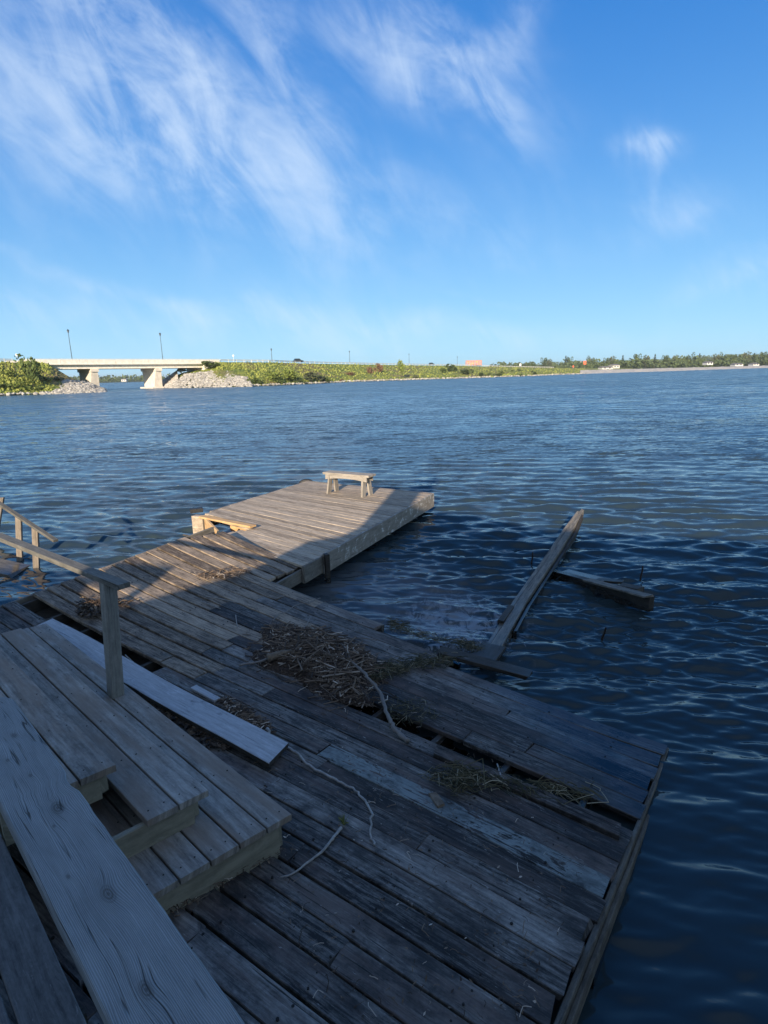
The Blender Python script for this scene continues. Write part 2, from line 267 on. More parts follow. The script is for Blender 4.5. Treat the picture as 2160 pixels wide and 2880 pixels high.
# ------------------------------------------------------------------ water
FOAM = P(1285, 1752, 0)
def water_mat():
    t, m = mat('water'); pos = t.geo(); x, y, z = t.sep(pos)
    dist = t.m('SQRT', t.m('ADD', t.m('MULTIPLY', x, x), t.m('MULTIPLY', y, y)))
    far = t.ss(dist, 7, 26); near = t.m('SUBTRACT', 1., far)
    def sl(scx, scy, s, det=3):
        o = t.noise(t.xyz(t.m('MULTIPLY', x, scx), t.m('MULTIPLY', y, scy), 3.1*s), s, det, .55, .3, 1); a, b, c = t.sep(o); return t.m('SUBTRACT', a, .5), t.m('SUBTRACT', b, .5)
    a1, b1 = sl(.55, 1.5, 6.0); a2, b2 = sl(.5, 1.3, 1.9); a3, b3 = sl(.45, 1, .42, 2)
    cx_ = t.m('MULTIPLY', t.m('SUBTRACT', x, -.1), .6); cy_ = t.m('MULTIPLY', t.m('SUBTRACT', y, 7.), .5)
    calm = t.m('SUBTRACT', 1., t.m('MULTIPLY', t.m('EXPONENT', t.m('MULTIPLY', t.m('ADD', t.m('MULTIPLY', cx_, cx_), t.m('MULTIPLY', cy_, cy_)), -1.)), .8)); vf = t.ss(dist, 25, 120)
    gust = t.m('MULTIPLY', calm, t.m('ADD', .72, t.m('MULTIPLY', t.ss(t.noise(t.xyz(t.m('MULTIPLY', x, .35), y), .045, 3, .6), .35, .65), .5)))
    gn_ = t.ss(t.noise(t.xyz(t.m('MULTIPLY', x, .30), y), 1.0, 4, .65), .38, .62); gn3 = t.ss(t.noise(t.xyz(t.m('MULTIPLY', x, .30), y, 9.), .22, 4, .65), .38, .62)
    gust = t.m('MULTIPLY', gust, t.m('ADD', t.m('SUBTRACT', 1., t.m('MULTIPLY', far, .62)), t.m('MULTIPLY', far, t.m('ADD', t.m('MULTIPLY', gn_, .75), t.m('MULTIPLY', gn3, .5)))))
    k1 = t.m('MULTIPLY', t.m('ADD', t.m('ADD', .30, t.m('MULTIPLY', far, .85)), t.m('MULTIPLY', vf, 1.2)), gust); k2 = t.m('MULTIPLY', t.m('ADD', t.m('MULTIPLY', far, 1.15), t.m('MULTIPLY', vf, 2.4)), gust); k3 = t.m('ADD', t.m('MULTIPLY', far, .7), t.m('MULTIPLY', vf, 1.2))
    sx = t.m('ADD', t.m('ADD', t.m('MULTIPLY', a1, k1), t.m('MULTIPLY', a2, k2)), t.m('MULTIPLY', a3, k3)); sy = t.m('ADD', t.m('ADD', t.m('MULTIPLY', b1, k1), t.m('MULTIPLY', b2, k2)), t.m('MULTIPLY', b3, k3))
    syf = t.m('SUBTRACT', t.m('MULTIPLY', t.m('ABSOLUTE', sy), -.8), t.m('MULTIPLY', sy, -.22)); sy = t.m('ADD', t.m('MULTIPLY', sy, t.m('SUBTRACT', 1., far)), t.m('MULTIPLY', syf, far))
    va = t.new('ShaderNodeVectorMath', operation='ADD'); t.put(va.inputs[0], t.geo('Normal')); t.put(va.inputs[1], t.xyz(t.m('MULTIPLY', sx, .6), t.m('MULTIPLY', sy, 1.2), 0.))
    vn = t.new('ShaderNodeVectorMath', operation='NORMALIZE'); t.put(vn.inputs[0], va.outputs[0])
    # foam lying in the corner between deck and timber
    fx = t.m('SUBTRACT', x, FOAM.x); fy = t.m('SUBTRACT', y, FOAM.y); r2 = t.m('ADD', t.m('MULTIPLY', t.m('MULTIPLY', fx, fx), 2.2), t.m('MULTIPLY', t.m('MULTIPLY', fy, fy), 1.1))
    reg = t.m('EXPONENT', t.m('MULTIPLY', r2, -1.0)); fn = t.noise(t.xyz(x, t.m('MULTIPLY', y, .8)), 7, 8, .72, 1.2); fm = t.m('MULTIPLY', t.ss(t.m('ADD', fn, t.m('MULTIPLY', reg, .20)), .58, .70), .42); fm = t.m('MULTIPLY', fm, t.ss(reg, .08, .4))
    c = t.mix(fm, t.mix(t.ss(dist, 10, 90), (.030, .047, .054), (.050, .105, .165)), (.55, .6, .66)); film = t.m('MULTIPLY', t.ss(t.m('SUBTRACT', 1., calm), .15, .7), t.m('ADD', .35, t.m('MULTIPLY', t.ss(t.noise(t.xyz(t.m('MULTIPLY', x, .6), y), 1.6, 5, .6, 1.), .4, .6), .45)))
    c = t.mix(t.m('MULTIPLY', film, .8), c, (.135, .14, .15))
    ro = t.m('ADD', t.m('ADD', .035, t.m('MULTIPLY', vf, .08)), t.m('MULTIPLY', fm, .5))
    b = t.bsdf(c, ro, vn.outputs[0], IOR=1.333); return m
M_water = water_mat()
def make_water():
    comps = []
    for i in range(110):
        lam = .085*(13.0**(i/109.)) ; th = R_(-97)+rs.normal(0, .30); k = 2*math.pi/lam
        comps.append((k*math.cos(th), k*math.sin(th), rs.rand()*6.283, lam, (.0380*lam**.70)/6.283*(1.0 if lam < .5 else (1.0 if lam < 1.0 else .55))))
    azs = np.concatenate([np.linspace(-175, -47, 60), np.linspace(-46.5, 46.5, 1000), np.linspace(47, 175, 60)])
    rr = [1.2]
    while rr[-1] < 9000: rr.append(rr[-1]+max(.022, rr[-1]**2*.8/1650)+ (rr[-1]*.05 if rr[-1] > 120 else 0))
    rr = np.array(rr); A, Rr = np.meshgrid(np.radians(azs), rr); Xw = Rr*np.sin(A); Yw = Rr*np.cos(A)
    step = np.gradient(rr)[:, None]*np.ones_like(A); cen = (np.abs(np.degrees(A)) < 46.6)
    step = np.maximum(step, Rr*R_(93/1000.)); step = np.where(cen, step, Rr*R_(2.2))
    # sheltered water between deck, platform and timber is calmer
    pc = P(1010, 1700, 0); calm = 1-.62*np.exp(-(((Xw-pc.x)/1.6)**2+((Yw-pc.y)/1.9)**2))
    dk = np.clip((-(Xw*.58+ (Yw-5.2)*.81)+1.2)/1.6, 0, 1)   # damping close in under the deck side
    calm = calm*(1-.5*dk)*(1-.35*np.clip((7-Rr)/4, 0, 1))
    grp = .75+.35*np.sin(Xw*.21+1.3)*np.sin(Yw*.17+.4)+.2*np.sin(Xw*.8+Yw*.5)*np.sin(Yw*.63-Xw*.3)
    Z = np.zeros_like(Xw)
    for kx, ky, ph, lam, amp in comps:
        wgt = np.clip((lam/step-2.2)/2.5, 0, 1); arg = kx*Xw+ky*Yw+ph+.25*np.sin(.9*Xw-.6*Yw+ph)
        Z += wgt*amp*(np.sin(arg)+.22*np.cos(2*arg))
    Z *= calm*grp*1.0; Z -= .012
    n, mth = Xw.shape; vs = np.stack([Xw, Yw, Z], -1).reshape(-1, 3)
    idx = np.arange(n*mth).reshape(n, mth); q = np.stack([idx[:-1, :-1], idx[:-1, 1:], idx[1:, 1:], idx[1:, :-1]], -1).reshape(-1, 4)[:, ::-1]
    me = bpy.data.meshes.new('water'); me.vertices.add(len(vs)); me.vertices.foreach_set('co', vs.ravel()); me.loops.add(q.size); me.loops.foreach_set('vertex_index', q.ravel().astype(np.int32))
    me.polygons.add(len(q)); me.polygons.foreach_set('loop_start', np.arange(0, q.size, 4, dtype=np.int32)); me.polygons.foreach_set('loop_total', np.full(len(q), 4, dtype=np.int32))
    me.update(calc_edges=True); me.polygons.foreach_set('use_smooth', np.ones(len(q), dtype=bool)); me.materials.append(M_water)
    o = bpy.data.objects.new('water', me); sc.collection.objects.link(o); tag(o, kind='structure')
make_water()

# ------------------------------------------------------------------ the main deck: a warped, sinking surface
DP = [2.35243, 4.2253, -0.61626, 0.16744, -6.55435, -0.08675, -0.12121, 0.13331, -0.01447, 0.03179, -0.00195]
E1 = Vector((math.cos(DP[2]), math.sin(DP[2]), 0)); E2 = Vector((math.sin(DP[2]), -math.cos(DP[2]), 0)); BW = DP[3]
def zd(s, t):
    c = DP[5:]; q = c[0]+c[1]*s+c[2]*t+c[3]*s*s+c[4]*s*t+c[5]*s**3
    return .5*(q+.022+math.sqrt((q-.022)**2+.0012))
def S(s, t, dz=0.): p = Vector((DP[0], DP[1], 0))+E1*s+E2*t; p.z = zd(s, t)+dz; return p
def st(x, y): d = Vector((x-DP[0], y-DP[1], 0)); return d.dot(E1), d.dot(E2)
def D(px, py, dz=0.):                   # photo point on the deck surface
    z = .2
    for _ in range(20):
        p = P(px, py, z); s, t = st(p.x, p.y); z = .5*z+.5*(zd(s, t)+dz)
    return P(px, py, z)
deck = thing('wooden_deck', S(-3, 2), 'large weathered grey plank deck sagging into the water at its far right corner', 'deck')
mb = MB(); msunlit = MB()
M_sunlit = wood('sunlit_deck_wood', (.075, .055, .038), (.50, .39, .285), mold=.5, paint=(.3, .33, .31), crackd=.8, vart=.6, fbias=-.05, flecks=.5, fleckcol=(.5, .45, .4))  # lighter tan copy of deck wood, sunlit walkway's brightness put into the colour
def row(k, segs, tone=0., dz=0.):
    t = (k+.5)*BW
    for (a, b) in segs:
        cuts = [a]; x = a
        if k < 12 and a < -5 and b > -4: x = -3.9+random.uniform(-.75, .55)+.06*max(0, 4-k); cuts.append(x)
        while b-x > 3.2:
            x += random.uniform(1.9, 3.1)
            if b-x > .7: cuts.append(x)
        cuts.append(b)
        for i in range(len(cuts)-1):
            n = max(2, int((cuts[i+1]-cuts[i])/.3)); s0 = cuts[i]+(.003 if i else 0); s1 = cuts[i+1]-.003
            if i == len(cuts)-2 and abs(b) < .05: s1 += random.uniform(-.02, .012)
            j = random.gauss(0, .0022); tz = random.gauss(0, .0025)+dz
            tn = tone if not hasattr(tone, '__call__') else tone(i)
            board(msunlit if (s1 < -3.2 and k < 12) else mb, [S(s0+(s1-s0)*q/n, t+j, tz+random.gauss(0, .0012)) for q in range(n+1)], BW-random.uniform(.014, .030), .036, side=E2, tone=tn, endj=.03, wj=.002)
segL = -6.56
for k in range(-4, 0): row(k, [(segL+.25*(-1-k)*.3, -4.72+random.uniform(-.01, .01))])
row(0, [(segL, -2.95)]); row(1, [(segL, -1.96)]); row(2, [(segL, 0)]); row(3, [(segL, 0)])
row(4, [(segL, -1.15)], tone=.1); row(4, [(-1.14, 0)], tone=.48)
for k in (5, 6, 7): row(k, [(segL, 0)], tone=.05)
row(8, [(segL, -2.75)]); row(9, [(segL, 0)]); row(10, [(segL, -2.9), (-2.89, 0)], tone=.36)
row(11, [(segL, -3.6), (-3.59, 0)], tone=.38)
row(12, [(-3.98, -2.0)], tone=.42); row(12, [(-1.99, 0)], tone=.66)
for k in range(13, 31): row(k, [(segL, 0)], tone=random.choice([.05, .15, .28, .1, .33]) if k != 13 else .1)
for k in range(0, 28):                  # nail heads in the boards
    for i in range(12):
        for dt in (.28, .72):
            s_ = -.33-i*.56+random.uniform(-.012, .012)
            if k in (8, 12) and s_ < -2.7 or k in (0, 1) and s_ > -2.9: continue
            c = S(s_, (k+dt)*BW, .002); tube(msunlit if (k < 12 and s_ < -3.9) else mb, [c-Vector((0, 0, .004)), c+Vector((0, 0, .0015))], random.choice([.004, .006, .008]), 6, tone=-9.)
mb.build('decking', M_deck, deck); msunlit.build('decking', M_sunlit, deck)
mb = MB()                               # joists below
for i in range(12):
    s = -.33-i*.56; t0 = -.6 if s < -4.75 else (.1 if s < -3 else 2.2*BW); t1 = 30*BW
    board(mb, [S(s, t0+(t1-t0)*q/8, -.045) for q in range(9)], .045, .14)
mb.build('joist', M_dark, deck)
for a, b, s_, dz, nm in ((2.0*BW, 31*BW, .014, -.026, 'fascia'), (2.2*BW, 31*BW, .040, -.075, 'rub_strip')):
    mb = MB(); n = 24; pts = [S(s_, a+(b-a)*q/n, dz) for q in range(n+1)]
    board(mb, pts, (.026 if nm == 'fascia' else .022), .19 if nm == 'fascia' else .10, rnd=.3, tone=.0, wj=.002); mb.build(nm, M_dfascia, deck)
mb = MB(); board(mb, [S(-2.95+1.0*q/4, .35*BW, -.07-.02*q/4) for q in range(5)], .05, .16); mb.build('edge_beam', M_dark, deck)
mb = MB(); board(mb, [S(-4.70+.02*q, -3.9*BW+(3.9*BW)*q/4, -.02) for q in range(5)], .04, .17, tone=-.1); mb.build('fascia', M_fascia, deck)
mb = MB(); board(mb, [S(-4.7+1.75*q/6, -.03, -.02) for q in range(7)], .035, .17, tone=-.3); mb.build('fascia', M_fascia, deck)
mb = MB(); board(mb, [S(segL-.03, -4*BW+(34*BW)*q/12, -.02) for q in range(13)], .04, .17); mb.build('fascia', M_fascia, deck)
mb = MB(); vs = []; fs = []  # dark sheet added below the boards, standing in for shade in the gaps
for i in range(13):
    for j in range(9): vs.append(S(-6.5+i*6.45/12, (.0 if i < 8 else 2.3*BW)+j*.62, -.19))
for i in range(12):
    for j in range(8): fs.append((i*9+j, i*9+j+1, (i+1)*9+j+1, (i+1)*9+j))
mb.add(vs, fs); mb.build('shade_sheet', M_dark, deck)
# floats below the deck side
for s_, t_ in ((.12, 2.35), (.12, 3.5), (.12, 1.45), (.10, .75)):
    mb = MB(); c = S(s_-.25, t_); zt_ = c.z-.16; c.z = -.4; boxm(mb, c, .36, .28, zt_+.4, DP[2]); mb.build('float_block', M_dark, deck)

def boardthing(name, a, b, wd, th, m, label, cat='board', n=6, tone=0., sag=0., endj=.02, rnd=None, group=None, roll=0., wj=.001):
    mid = lerp(a, b, .5); o = thing.__call__ if 0 else None
    mb = MB(); pts = [lerp(a, b, q/n)+Vector((0, 0, -sag*math.sin(math.pi*q/n))) for q in range(n+1)]
    d = (Vector(b)-Vector(a)).normalized(); s = d.cross(Vector((0, 0, 1))).normalized(); s = (s*math.cos(roll)+Vector((0, 0, 1))*math.sin(roll))
    board(mb, pts, wd, th, side=s, tone=tone, endj=endj, rnd=rnd, wj=wj); ob = mb.build(name, m); return tag(ob, label, cat, group)
# loose boards on the deck
gp = [D(1225, 2112, .03), D(1480, 2225, .04), D(1742, 2338, .03)]
boardthing('loose_board', gp[0]+Vector((0,0,.02)), gp[2]+Vector((0,0,.015)), .085, .06, M_deck, 'loose narrow board lying tipped in the long gap near the right end of the deck', roll=-.25, tone=.25)
boardthing('broken_plank', D(1235, 1825, .05), P(1490, 1893, .10), .15, .04, M_dark, 'dark broken plank sticking out past the far edge of the deck over the water', cat='plank', endj=.05)
WA = D(120, 1752, .06); WC = D(785, 2122, .065)
mbw = MB(); n = 10
board(mbw, [lerp(WA, WC, q/n)+Vector((0, 0, .015*math.sin(2.5*q/n*math.pi))) for q in range(n+1)], .235, .04, tone=.25, endj=.015, skew=.25, rnd=.42); wp = mbw.build('white_plank', M_white); wp.data.materials.append(M_dark)
for f_ in wp.data.polygons:
    if f_.normal.z < .3: f_.material_index = 1
tag(wp, 'long white painted plank lying on the deck along the foot of the steps', 'plank')
boardthing('white_board_scrap', D(545, 1930, .03), D(610, 1965, .03), .06, .02, M_white, 'short narrow white board scrap beside the middle of the long white plank', n=2)

# ------------------------------------------------------------------ steps (three stacked tiers)
steps = thing('wooden_steps', P(700, 2300, .36), 'brown grey wooden steps in three stacked tiers leading down to the deck, one board missing', 'steps')
Z1, Z2, Z3 = .55, .73, .91
u1 = (P(822, 2288, Z1)-P(374, 1940, Z1)).normalized()
u2 = (P(496, 2478, Z1)-P(822, 2288, Z1)).normalized()
C1, C2, C3 = P(822, 2288, Z1), P(588, 2221, Z2), P(328, 2150, Z3)
nrm = Vector((u1.y, -u1.x, 0)); nrm = nrm if nrm.dot(u2) > 0 else -nrm
def tier(corner, L, wb, nb, skip=(), shorts=None):
    mb = MB(); kk = (u2.dot(nrm))
    for i in range(min(nb, 5) if corner is C1 else 2 if corner is C2 else 1):
        for l in np.arange(.07, L-.05, .52):
            for dv_ in (.25, .75):
                c = corner+u2*((i+dv_)*wb/kk)-u1*(l+random.uniform(-.01, .01)); tube(mb, [c-Vector((0, 0, .004)), c+Vector((0, 0, .0022))], .0045, 6, tone=-9.)
    for i in range(nb):
        if i in skip: continue
        off = (i+.5)*wb; a = corner+u2*(off/kk); l = L
        if shorts and i in shorts: l = shorts[i]
        end = a-u1*l; n = 6
        board(mb, [lerp(end, a, q/n)+Vector((0, 0, random.gauss(0, .001))) for q in range(n+1)], wb-.011, .038, side=nrm, endj=.004, skew=u2.dot(u1)/kk, cham=.003)
    return mb
W1 = .158
tier(C1, (C1-P(98, 1762, Z1)).dot(u1), W1, 6).build('treads', M_step, steps)
tier(C2, (C2-P(40, 1772, Z2)).dot(u1), W1*1.06, 4, skip=(2,)).build('treads', M_step, steps)
mbx = MB(); kk = u2.dot(nrm); a = C2+u2*(2.5*W1*1.06/kk)-u1*.55; board(mbx, [a-u1*2.6, a], W1*1.06-.011, .038, side=nrm); mbx.build('treads', M_step, steps)
tier(C3, 3.6, W1*1.15, 3).build('treads', M_step, steps)
for C, zb, ins in ((C1, .30, .045), (C2, Z1, .05), (C3, Z2, .05)):   # end risers and front risers set in under the treads
    p = C-u1*ins+nrm*ins-Vector((0, 0, .040)); h = p.z-zb-.001
    mb = MB(); bl(mb, p+u2*.03, p+u2*(.95 if C == C1 else .62 if C == C2 else .22), .036, h, 3, tone=0); mb.build('riser', M_riser, steps)
    mb = MB(); bl(mb, p-u1*.03, p-u1*3.0, .036, h, 3); mb.build('riser', M_riser, steps)
mb = MB(); p = C2+u2*.5-u1*.62-Vector((0, 0, .04)); bl(mb, p-u1*.02+u2*-.3, p+u2*.6, .036, .14, 2); mb.build('joist', M_riser, steps)

# railing of the steps
rail = thing('handrail', P(335, 1968, Z1), 'grey wooden handrail on one square post standing on the lowest step', 'railing')
def depthpt(px, py, Y): dd = ray(px, py); return Vector(dd*(Y/dd[1])+np.array([0, 0, HC]))
def proj(q):
    dd = np.array(q)-np.array([0, 0, HC]); k = max(dd.dot(CF), .05); return 1080+FPX*dd.dot(CX)/k, 1440-FPX*dd.dot(CY)/k
pb = P(334, 1960, Z1)+Vector((0, 0, .001)); ptop = depthpt(311, 1640, pb.y+.01)
mb = MB(); bl(mb, pb, ptop, .092, .092, 5, side=nrm, up=u1, rnd=.37, cham=.005, wj=.0008); mb.build('post', M_rail, rail)
Q_ = ptop+Vector((0, 0, .040)); best = None
for ang in np.arange(115, 200, .5):
    for kz in (.0,):
        dv = Vector((math.cos(R_(ang)), math.sin(R_(ang)), kz)); lo, hi = .01, 9.
        for _ in range(40):
            mi = (lo+hi)/2
            if proj(Q_+dv*mi)[0] > 0: lo = mi
            else: hi = mi
        e_r = abs(proj(Q_+dv*lo)[1]-1506)
        if best is None or e_r < best[0]: best = (e_r, kz, lo, ang)
print('rail', best, Q_); dv = Vector((math.cos(R_(best[3])), math.sin(R_(best[3])), best[1]))
mb = MB(); bl(mb, Q_-dv*.2, Q_+dv*(best[2]+.10), .088, .038, 8, rnd=.81, wj=.001); mb.build('rail', M_cap, rail)

# bench plank at the lower left and the landing boards it stands on
ZB = 1.36
B1, B2 = P(30, 1952, ZB), P(493, 2600, ZB); bd = (B2-B1).normalized(); bn = Vector((bd.y, -bd.x, 0)); bn = bn if bn.x < 0 else -bn
bench = thing('plank_bench', P(200, 2500, Z3), 'thick grey plank bench with knots and long cracks beside the steps', 'bench')
ZL = .95; g0, g1 = P(0, 2312, ZL), P(266, 2882, ZL); gd = (g1-g0).normalized(); gn = Vector((gd.y, -gd.x, 0)); gn = gn if gn.x < 0 else -gn
gw = abs((P(50, 2885, ZL)-g1).dot(gn)); land = thing('landing', g0, 'grey boards of the upper landing left of the plank bench', 'landing'); print('gw', gw)
mb = MB()
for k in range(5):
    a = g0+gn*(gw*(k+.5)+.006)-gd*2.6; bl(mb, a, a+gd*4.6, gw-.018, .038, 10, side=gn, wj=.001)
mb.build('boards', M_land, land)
mb = MB()
for l in (-1.9, -.9, .1, 1.1): a = g0+gd*l-Vector((0, 0, .045)); bl(mb, a, a+gn*gw*5, .04, .16)
mb.build('joist', M_dark, land)
BWD = .235; nseg = 60; mb = MB(); pts = []; L = 3.2
vs = []; uvs = []; fs = []; prof = [(0, -.055), (0, -.006), (.006, 0), (BWD-.006, 0), (BWD, -.006), (BWD, -.055)]; m_ = len(prof)
for i in range(nseg+1):
    l = L*i/nseg; c = B1+bd*l
    for k, (a, b) in enumerate(prof):
        chip = 0.
        if k < 3: chip = .0008*math.sin(l*11)+.0005*math.sin(l*37+1)+random.gauss(0, .0006)+(.014 if .90 < l < .98 else 0)+(.028 if i == 0 else 0)
        if k >= 3 and i == 0: chip = -.0
        e = bd*(.02 if (i == 0 and k in (0, 1, 5)) else 0)
        vs.append(c+bn*(a+chip)+e+Vector((0, 0, b+random.gauss(0, .0004)))); uvs.append((l, BWD/2-a+b*.5))
for i in range(nseg):
    for k in range(m_): fs.append((i*m_+k, i*m_+(k+1) % m_, (i+1)*m_+(k+1) % m_, (i+1)*m_+k))
fs += [tuple(range(m_)), tuple(nseg*m_+k for k in range(m_-1, -1, -1))]
mb.add(vs, fs, uvs); mb.build('seat', M_beam, bench)
for l in (.5, 2.6):
    mb = MB(); c = B1+bd*l+bn*BWD*.5; c.z = Z3+.001; boxm(mb, c, .04, .17, ZB-Z3-.057, math.atan2(bd.y, bd.x)); mb.build('leg', M_riser, bench)

# ------------------------------------------------------------------ floating platform
plat = thing('floating_platform', P(900, 1480, .2), 'sunlit floating wooden platform with white peeling sides and a broken near left corner', 'floating platform')
PA, PB, PC, PL = P(848, 1590, .42), P(1215, 1387, .38), P(868, 1353, .38), P(480, 1474, .60)
def pl_(u, v): return lerp(lerp(PA, PB, u), lerp(PL, PC, u), v)   # u far, v left
NR = int((PB-PA).length/.155); mb = MB(); print('platform', (PB-PA).length, (PC-PL).length, (PA-PL).length, NR)
for k in range(NR):
    u = (k+.5)/NR; v1 = 1.0
    if k < 5: v1 = (.71, .67, .63, .60, .57)[k]
    elif k == 5: v1 = .80
    dz = .004 if k > 8 else -.004
    n = 5; wv = (lerp(PA, PB, 1/NR)-PA).length
    a = pl_(u, -.004+random.uniform(-.004, .004)); b = pl_(u, v1+random.uniform(-.006, .008))
    board(mb, [lerp(a, b, q/n)+Vector((0, 0, dz+random.gauss(0, .0025))) for q in range(n+1)], wv-random.uniform(.014, .026), .034, endj=.02, wj=.0015)
mb.build('decking', M_plat, plat)
def pb_(nm, a, b, th, m, wd=.04, tone=0., n=8, off=(0, 0, 0)):
    mb = MB(); o = Vector(off); bl(mb, Vector(a)+o, Vector(b)+o, wd, th, n, tone=tone, wj=.001); return mb.build(nm, m, plat)
out = (PA-PL).normalized()
pb_('side_board', PA+(PB-PA)*.10, PB, .29, M_pfascia, off=out*.03+Vector((0, 0, .005)), tone=.05, n=16)
pb_('side_board', PA, PA+(PB-PA)*.097, .24, M_fascia, off=out*.025+Vector((0, 0, -.01)))
pb_('side_board', PC, PL+(PC-PL)*.22, .28, M_pfascia, off=-out*.03)
pb_('end_board', PB, PC, .28, M_pfascia, off=(PB-PA).normalized()*.03+Vector((0, 0, -.003)))
Lc = P(572, 1447, .58)
mb = MB(); bl(mb, Lc+Vector((-.02, -.04, -.01)), P(712, 1478, .555), .13, .03, 4); mb.build('bare_board', M_fresh, plat)
mb = MB(); bl(mb, P(577, 1455, .55), P(628, 1508, .52), .04, .38, 3, tone=.3); mb.build('end_board', M_fresh, plat)
mb = MB(); bl(mb, P(545, 1449, .55), P(575, 1452, .55), .12, .44, 2, tone=.2); mb.build('corner_block', M_plat, plat)
mb = MB(); bl(mb, P(650, 1470, .47), P(705, 1484, .47), .05, .14, 2); mb.build('joist', M_fresh, plat)
mb = MB()
for k in range(7):
    u = .07+k*.15; bl(mb, pl_(u, .02)-Vector((0, 0, .05)), pl_(u, .97 if k else .55)-Vector((0, 0, .05)), .045, .14, 1)
mb.build('joist', M_dark, plat)
mb = MB(); q = pl_(.10, -.02); boxm(mb, (q.x+.03, q.y, -.15), .06, .09, q.z+.17, .5); mb.build('bracket', M_dark, plat)
M_rubber = plain('black_rubber', (.015, .015, .017), (.03, .03, .03), 30, .6)
mb = MB(); boxm(mb, P(553, 1440, .54), .22, .14, .07, .4); mb.build('corner_cap', M_rubber, plat)
mb = MB(); c = PC+Vector((-.06, .03, -.08)); rr_ = .15
tube(mb, [c+Vector((rr_*math.cos(a), .0+.08*math.sin(a)*0, rr_*math.sin(a)*.55)) for a in np.linspace(0, math.pi, 9)], .05, 8); mb.build('tyre_bumper', M_rubber, plat, True)
mb = MB()
for u_, v_ in ((.25, .3), (.6, .3), (.25, .7), (.6, .7)):
    c = pl_(u_, v_); boxm(mb, (c.x, c.y, -.35), 1.0, .7, .5, .9)
mb.build('float_block', M_dark, plat)

# small bench on the platform
def pbench():
    A = [P(921, 1390, .395), P(1027, 1401, .395), P(1047, 1391, .395), P(942, 1381, .395)]
    ex = ((A[1]-A[0])+(A[2]-A[3])); Lb = ex.length/2; ex.normalize(); ey = Vector((-ex.y, ex.x, 0)); c0 = (A[0]+A[1]+A[2]+A[3])/4; c0.z = .395; print('bench', Lb)
    b = thing('garden_bench', c0, 'small weathered wooden bench with splayed legs standing on the sunlit floating platform', 'bench')
    Hb = .47; hl = Lb/2+.10; dp = .28
    def w_(x, y, z): return c0+ex*x+ey*y+Vector((0, 0, z))
    mb = MB()
    for y in (-.072, .072): bl(mb, w_(-hl, y, Hb), w_(hl, y, Hb), .142, .045, 3)
    mb.build('seat', M_bench, b)
    for y in (-.12, .12):
        mb = MB(); h0 = Hb-.046
        # apron with a shallow arch cut in its lower edge
        vs = []; fs = []; xs = np.linspace(-hl+.06, hl-.06, 13)
        for x in xs:
            lo = .105-(.045*math.cos(x/(hl)*math.pi/2) if abs(x) < hl-.12 else 0)
            for yy_ in (y-.014, y+.014): vs += [w_(x, yy_, h0), w_(x, yy_, h0-lo)]
        for i in range(len(xs)-1):
            q = i*4; r = q+4; fs += [(q, r, r+1, q+1), (q+3, r+3, r+2, q+2), (q+1, r+1, r+3, q+3), (q, q+2, r+2, r)]
        fs += [(0, 1, 3, 2), (len(vs)-4, len(vs)-2, len(vs)-1, len(vs)-3)]
        mb.add(vs, fs, [(v.x, v.z*2) for v in vs], random.random()); mb.build('apron', M_bench, b)
    for x in (-1, 1):
        for y in (-1, 1):
            mb = MB(); bl(mb, w_(x*(hl-.14), y*.075, Hb-.046), w_(x*(hl-.12), y*.15, .001), .13, .04, 2, side=ey*1.0, up=ex*x); mb.build('leg', M_bench, b)
pbench()
# driftwood bits beside the platform corner
boardthing('loose_driftwood', P(518, 1501, .03), P(590, 1514, .05), .07, .03, M_drift, 'short dark slat floating at the broken left corner of the platform', 'slat', n=2)
mb = MB(); tube(mb, [P(556, 1522, -.1), P(554, 1470, .25)], .012, 6); tag(mb.build('mooring_rod', M_rubber), 'thin upright rod in the water at the broken left corner of the platform', 'rod')

# ------------------------------------------------------------------ lifted timber and wreckage in the water
tim = thing('lifted_timber', P(1500, 1640, 0), 'long split timber rising out of the water with its tip in the sun', 'timber')
b0, b1, b2, b3 = P(1378, 1845, .10), P(1468, 1690, .12), P(1560, 1555, .17), P(1639, 1432, .36)
mb = MB(); pth = [lerp(b0, b1, .0), lerp(b0, b1, .5), b1, lerp(b1, b2, .5), b2, lerp(b2, b3, .5), b3]
board(mb, pth, .105, .13, wds=[1.1, 1.05, 1, .95, .9, .85, .45], endj=.10, wj=.006, tone=.0); mb.build('main_beam', M_drift, tim)
mb = MB(); sd_ = (b3-b0).normalized().cross(Vector((0, 0, 1)))
board(mb, [p-sd_*.09+Vector((0, 0, -.02)) for p in pth[:6]]+[lerp(b2, b3, .93)-sd_*.055], .045, .13, endj=.08, wj=.005); mb.build('side_plank', M_drift, tim)
mb = MB(); board(mb, [p+sd_*.085+Vector((0, 0, -.05)) for p in pth[1:6]]+[lerp(b2, b3, .86)+sd_*.05], .035, .10, endj=.06, wj=.004); mb.build('side_plank', M_dark, tim)
mb = MB(); bl(mb, P(1358, 1850, .10), P(1388, 1812, .11), .26, .05, 2, endj=.05); mb.build('butt_plank', M_dark, tim)
mb = MB(); bl(mb, P(1408, 1745, .13), P(1438, 1702, .14), .07, .06, 2, endj=.03); mb.build('cleat', M_dark, tim)
mb = MB(); rp = smoothpath([P(1395, 1795, .03)+Vector((0, 0, 0)), P(1445, 1740, .03), P(1465, 1705, .03), P(1497, 1665, .03), P(1520, 1630, .04), P(1540, 1600, .05)], 5, .012); tube(mb, rp, .008, 5); M_rope = plain('rope', (.30, .25, .17), (.18, .15, .1), 40, .9); mb.build('rope', M_rope, tim)
wr = thing('dock_wreck', P(1690, 1650, 0), 'dark broken piece of dock frame half sunk in the water right of the timber', 'dock wreck')
